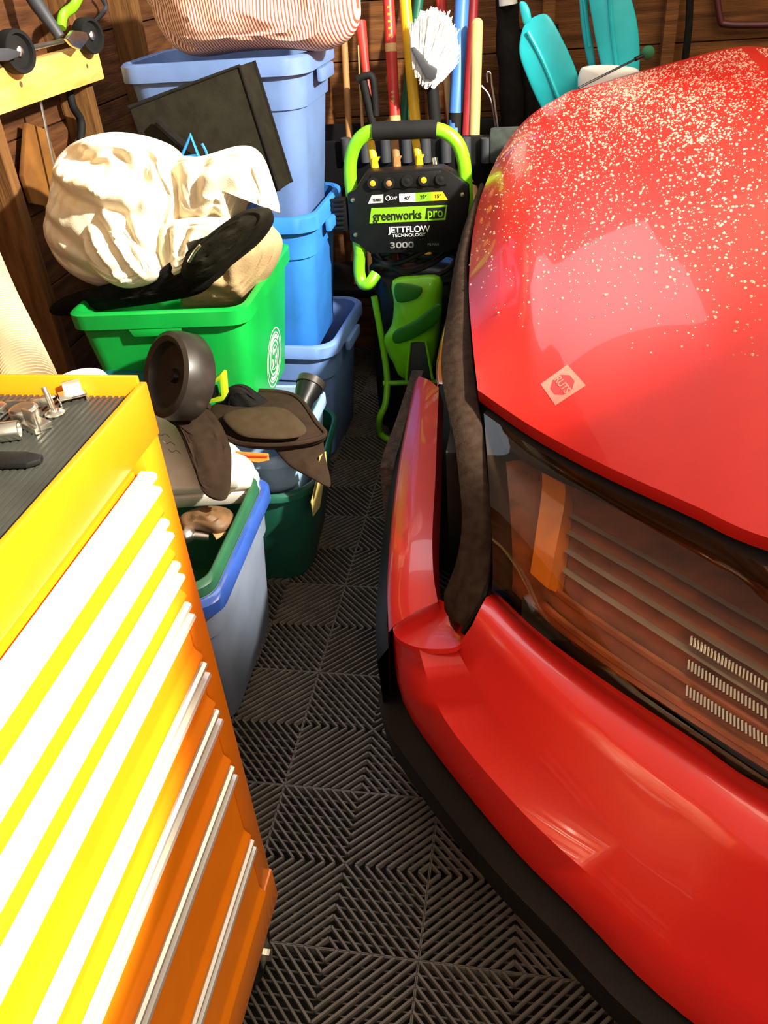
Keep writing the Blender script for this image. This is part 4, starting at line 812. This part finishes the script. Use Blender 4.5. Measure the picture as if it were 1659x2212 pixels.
part('rack_shelf', MB().bb((0.34, YR - 0.01, zb - 0.09), (0.62, YR + 0.028, zb + 0.02)), mat('dark_green_grey_fabric', (0.035, 0.045, 0.038), 0.9, var=0.4, scale=30), rk, bevel=0.012)
def pole(name, label, a, b, r, m_, y0=1.36, y1=1.44, cat='garden tool', extra=None, below=True):
    p0 = py(*b, y0); p1 = py(*a, y1); d = (p1 - p0)
    if below: p0 = p0 - d * ((p0.z - 0.42) / d.z)
    t = thing(name, label, cat, tuple(p0)); part('handle', MB().tube([p0, p0.lerp(p1, .5), p1], r, 12), m_, t); return t, p0, p1
t, p0, p1 = pole('garden_tool', 'short red tapered handle next to the blue totes', (778, 48), (800, 232), [0.010, 0.014, 0.021], red_h, below=False, y0=1.33)
part('tip', MB().tube([p0, p0 + (p0 - p1).normalized() * 0.015], [0.010, 0.003], 12), red_h, t)
t, p0, p1 = pole('garden_tool', 'black D-grip handle in front of the short red handle', (783, 168), (804, 262), 0.015, black_rub, y0=1.30, y1=1.31)
part('grip', MB().tube(smooth_path([py(772, 172, 1.30), py(790, 164, 1.30), py(806, 172, 1.30), py(812, 250, 1.3)], 5), 0.012, 10), black_rub, t)
t, p0, p1 = pole('garden_tool', 'red painted long handle with gold lettering and a bare wood band', (836, -60), (853, 258), 0.0195, red_h)
for va, vb, m_ in ((94, 112, tan_h), (246, 262, tan_h)):
    part('band', MB().tube([p1.lerp(p0, (py(845, va, 1.4).z - p1.z) / (p0.z - p1.z)), p1.lerp(p0, (py(845, vb, 1.4).z - p1.z) / (p0.z - p1.z))], 0.0203, 12), m_, t)
for k in range(5):
    z = py(845, 15 + k * 15, 1.4).z; c = p1.lerp(p0, (z - p1.z) / (p0.z - p1.z)); part('gold_mark', MB().box(c + Vector((0.003, -0.0195, 0)), (0.012, 0.002, 0.007)), gold_p, t)
for k in range(3):
    z = py(850, 195 + k * 9, 1.4).z; c = p1.lerp(p0, (z - p1.z) / (p0.z - p1.z)); part('gold_mark', MB().prism([tuple(c + Vector((x, -0.0205, y))) for x, y in ((-0.006, 0), (0, 0.006), (0.006, 0), (0, -0.006))], (0, 0.002, 0)), tan_h, t)
pole('garden_tool', 'yellow fibreglass long handle beside the white brush', (870, -60), (897, 262), 0.0195, yel_h)
pole('garden_tool', 'dark green thin handle behind the yellow one', (912, -60), (872, 262), 0.017, grn_h, y0=1.44, y1=1.52)
pole('garden_tool', 'red handle rising behind the white brush head', (948, -60), (966, 160), 0.018, red_h, y0=1.46, y1=1.52)
pole('garden_tool', 'thin pale wooden stake to the right of the black brush handle', (958, 95), (974, 275), [0.006, 0.010, 0.013], tan_h, y0=1.38, y1=1.44)
t, p0, p1 = pole('garden_tool', 'blue plastic long handle with a black grip sleeve', (1002, -60), (984, 246), 0.0235, blu_h, y0=1.34, y1=1.42)
part('sleeve', MB().tube([py(985, 243, 1.339), py(983, 300, 1.33)], 0.025, 12), black_rub, t)
pole('garden_tool', 'dark red glossy handle between the blue and bare wood handles', (1026, -60), (1006, 300), 0.0175, dkred_h, y0=1.40, y1=1.46)
t, p0, p1 = pole('garden_tool', 'pale bare wood handle with a rounded end', (1031, 52), (1024, 300), 0.0185, tan_h, y0=1.28, y1=1.32)
part('rounded_end', MB().ball(p1, 0.0187, 14, 8), tan_h, t)
part('lower_shaft', MB().tube([py(1025, 298, 1.28), py(1021, 392, 1.26)], [0.018, 0.0165], 12), brn_h, t)
pole('garden_tool', 'brown thin handle in the dark gap beside the blue totes', (742, 60), (752, 250), 0.012, brn_h, y0=1.4, y1=1.45)
pole('garden_tool', 'pale splintered stake beside the short red handle', (774, 98), (782, 250), [0.010, 0.008, 0.003], tan_h, y0=1.37, y1=1.4)
# brush
br = thing('scrub_brush', 'long handled white bristle brush standing head up', 'brush', tuple(py(935, 270, 1.27)))
part('handle', MB().tube([py(941, 275, 1.27), py(935, 200, 1.27), py(930, 158, 1.27)], [0.021, 0.020, 0.015], 14), black_rub, br)
part('head', MB().prism([tuple(py(u, v, 1.20)) for u, v in ((886, 104), (894, 102), (912, 120), (926, 140), (944, 150), (940, 172), (922, 172), (905, 140))], (0, 0.05, 0)), grey_pl, br, bevel=0.004)
bro = [py(u, v, 1.27) for u, v in ((895, 50), (912, 32), (940, 22), (965, 35), (982, 65), (988, 105), (982, 132), (962, 148), (932, 152), (908, 120), (896, 85))]
part('bristle_block', pillow(bro, (0, -1, 0.1), 0.05, 0.06, rings=14, n=5, power=0.35), bristle, br)
bt = MB(); cbr = py(905, 230, 1.27)
for k in range(2600):
    a = random.choice(bro).lerp(random.choice(bro), random.random() * 0.5); q_ = a + Vector((random.uniform(-.01, .01), random.uniform(-.055, .045), random.uniform(-.01, .01)))
    d = (q_ - cbr); L_ = d.length; d.normalize(); s0 = cbr + d * L_ * 0.6 + Vector((0, (q_.y - 1.27) * 0.4, 0)); e = cbr + d * (L_ + random.uniform(-.012, .006)); e.y = q_.y
    sd = d.cross(Vector((0, 1, 0))).normalized() * 0.0022
    bt.add([s0 - sd, s0 + sd, e + sd * .6, e - sd * .6, s0 + Vector((0, .0015, 0)), e + Vector((0, .001, 0))], [(0, 1, 2, 3), (1, 4, 5, 2), (4, 0, 3, 5)])
bo = part('bristles', bt, bristle, br, smooth=False); bo['kind'] = 'stuff'
# folded dark chair bag and wire loop
fc = thing('folded_chair_bag', 'black folded camp chair in its bag behind the bonnet', 'chair bag', tuple(py(1110, 290, 1.45)))
part('bag', MB().tube(smooth_path([py(1095, -60, 1.50), py(1098, 80, 1.48), py(1104, 200, 1.45), py(1112, 330, 1.42)], 4), [0.04 + 0.004 * math.sin(k * 1.7) for k in range(13)], 16), black_cl, fc)
part('bag', MB().tube(smooth_path([py(1155, 60, 1.54), py(1160, 180, 1.52), py(1170, 340, 1.5)], 4), 0.08, 16), black_cl, fc)
part('cap', MB().tube([py(1097, -8, 1.445), py(1098, 10, 1.445)], 0.03, 12), white_pl, fc)
single('wire_loop', MB().tube(smooth_path([py(1040, 185, 1.40), py(1060, 215, 1.40), py(1072, 285, 1.40), py(1076, 285, 1.39), py(1064, 190, 1.39), py(1060, 160, 1.39), py(1052, 158, 1.39), py(1053, 178, 1.39)], 6), 0.0035, 8), zinc, 'bent steel wire hook hanging left of the turquoise paddles', 'hook')
# paddles
def paddle(name, label, out, y, ridge, nub=None):
    t = thing(name, label, 'paddle', tuple(py(*out[len(out) // 2], y)))
    o = [py(u, v, y) for u, v in out]
    part('blade', pillow(o, (0.0, -1, 0.1), 0.012, 0.010, rings=14, n=6, power=0.35), teal, t)
    part('ridge', MB().tube(smooth_path([py(u, v, y - 0.014) for u, v in ridge], 5), [0.004] + [0.009] * (len(ridge) * 5 - 6) + [0.006] * 0 + [0.005] if False else 0.007, 8), teal, t)
    if nub: part('tip', pillow([py(u, v, y + 0.002) for u, v in nub], (0, -1, 0.1), 0.010, 0.010, rings=8, n=5, power=0.4), teal, t)
    return t
paddle('kayak_paddle', 'turquoise paddle blade with a small rounded tip leaning beside the black bag', [(1128, 65), (1145, 42), (1172, 30), (1190, 40), (1215, 85), (1240, 140), (1252, 185), (1240, 215), (1180, 240), (1165, 225), (1140, 170), (1122, 115)], 1.25, [(1140, 68), (1165, 115), (1185, 160), (1205, 210)], nub=[(1122, 8), (1134, 4), (1144, 20), (1148, 45), (1140, 55), (1130, 50)])
paddle('kayak_paddle', 'narrow turquoise paddle blade seen edge on behind the wide blade', [(1252, -30), (1266, -30), (1272, 40), (1282, 100), (1286, 150), (1274, 150), (1262, 100), (1254, 40)], 1.33, [(1262, 0), (1274, 100)])
paddle('kayak_paddle', 'wide pale turquoise paddle blade beside the aerial', [(1270, -40), (1310, -60), (1350, -30), (1370, 20), (1381, 90), (1380, 160), (1370, 185), (1310, 185), (1298, 140), (1282, 60)], 1.28, [(1316, -20), (1322, 60), (1332, 140)])
single('white_tub', pillow([py(u, v, 1.22) for u, v in ((1252, 155), (1262, 144), (1300, 140), (1340, 142), (1378, 150), (1380, 175), (1370, 220), (1260, 230), (1248, 185))], (0, -1, 0.2), 0.04, 0.05, rings=10, n=4, power=0.3), white_pl, 'white rounded plastic tub behind the bonnet under the paddles', 'tub')
# frame hung on the back wall at right
single('wall_frame', MB().tube(smooth_path([py(u, v, 1.63) for u, v in ((1552, -30), (1556, 40), (1568, 52), (1620, 54), (1700, 52), (1760, 50), (1770, -30), (1700, -60), (1600, -60))], 5, True), 0.011, 10, closed=True), mat('maroon_tube', (0.07, 0.012, 0.012), 0.5), 'dark maroon tubular frame hung on the back wall', 'frame')
single('hanging_strap', MB().tube([py(1492, -40, 1.585), py(1488, 60, 1.58), py(1480, 130, 1.575)], 0.012, 8), black_cl, 'black strap hanging down the plank wall', 'strap')

# tape on the deep green tub, painted reflection on the hood
single('masking_tape', tape(((690, 985), (703, 975), (706, 1010), (697, 1050), (690, 1095), (676, 1115), (671, 1085), (682, 1040)), 0.0), tape_m, 'torn strip of masking tape on the deep green tub', 'tape')
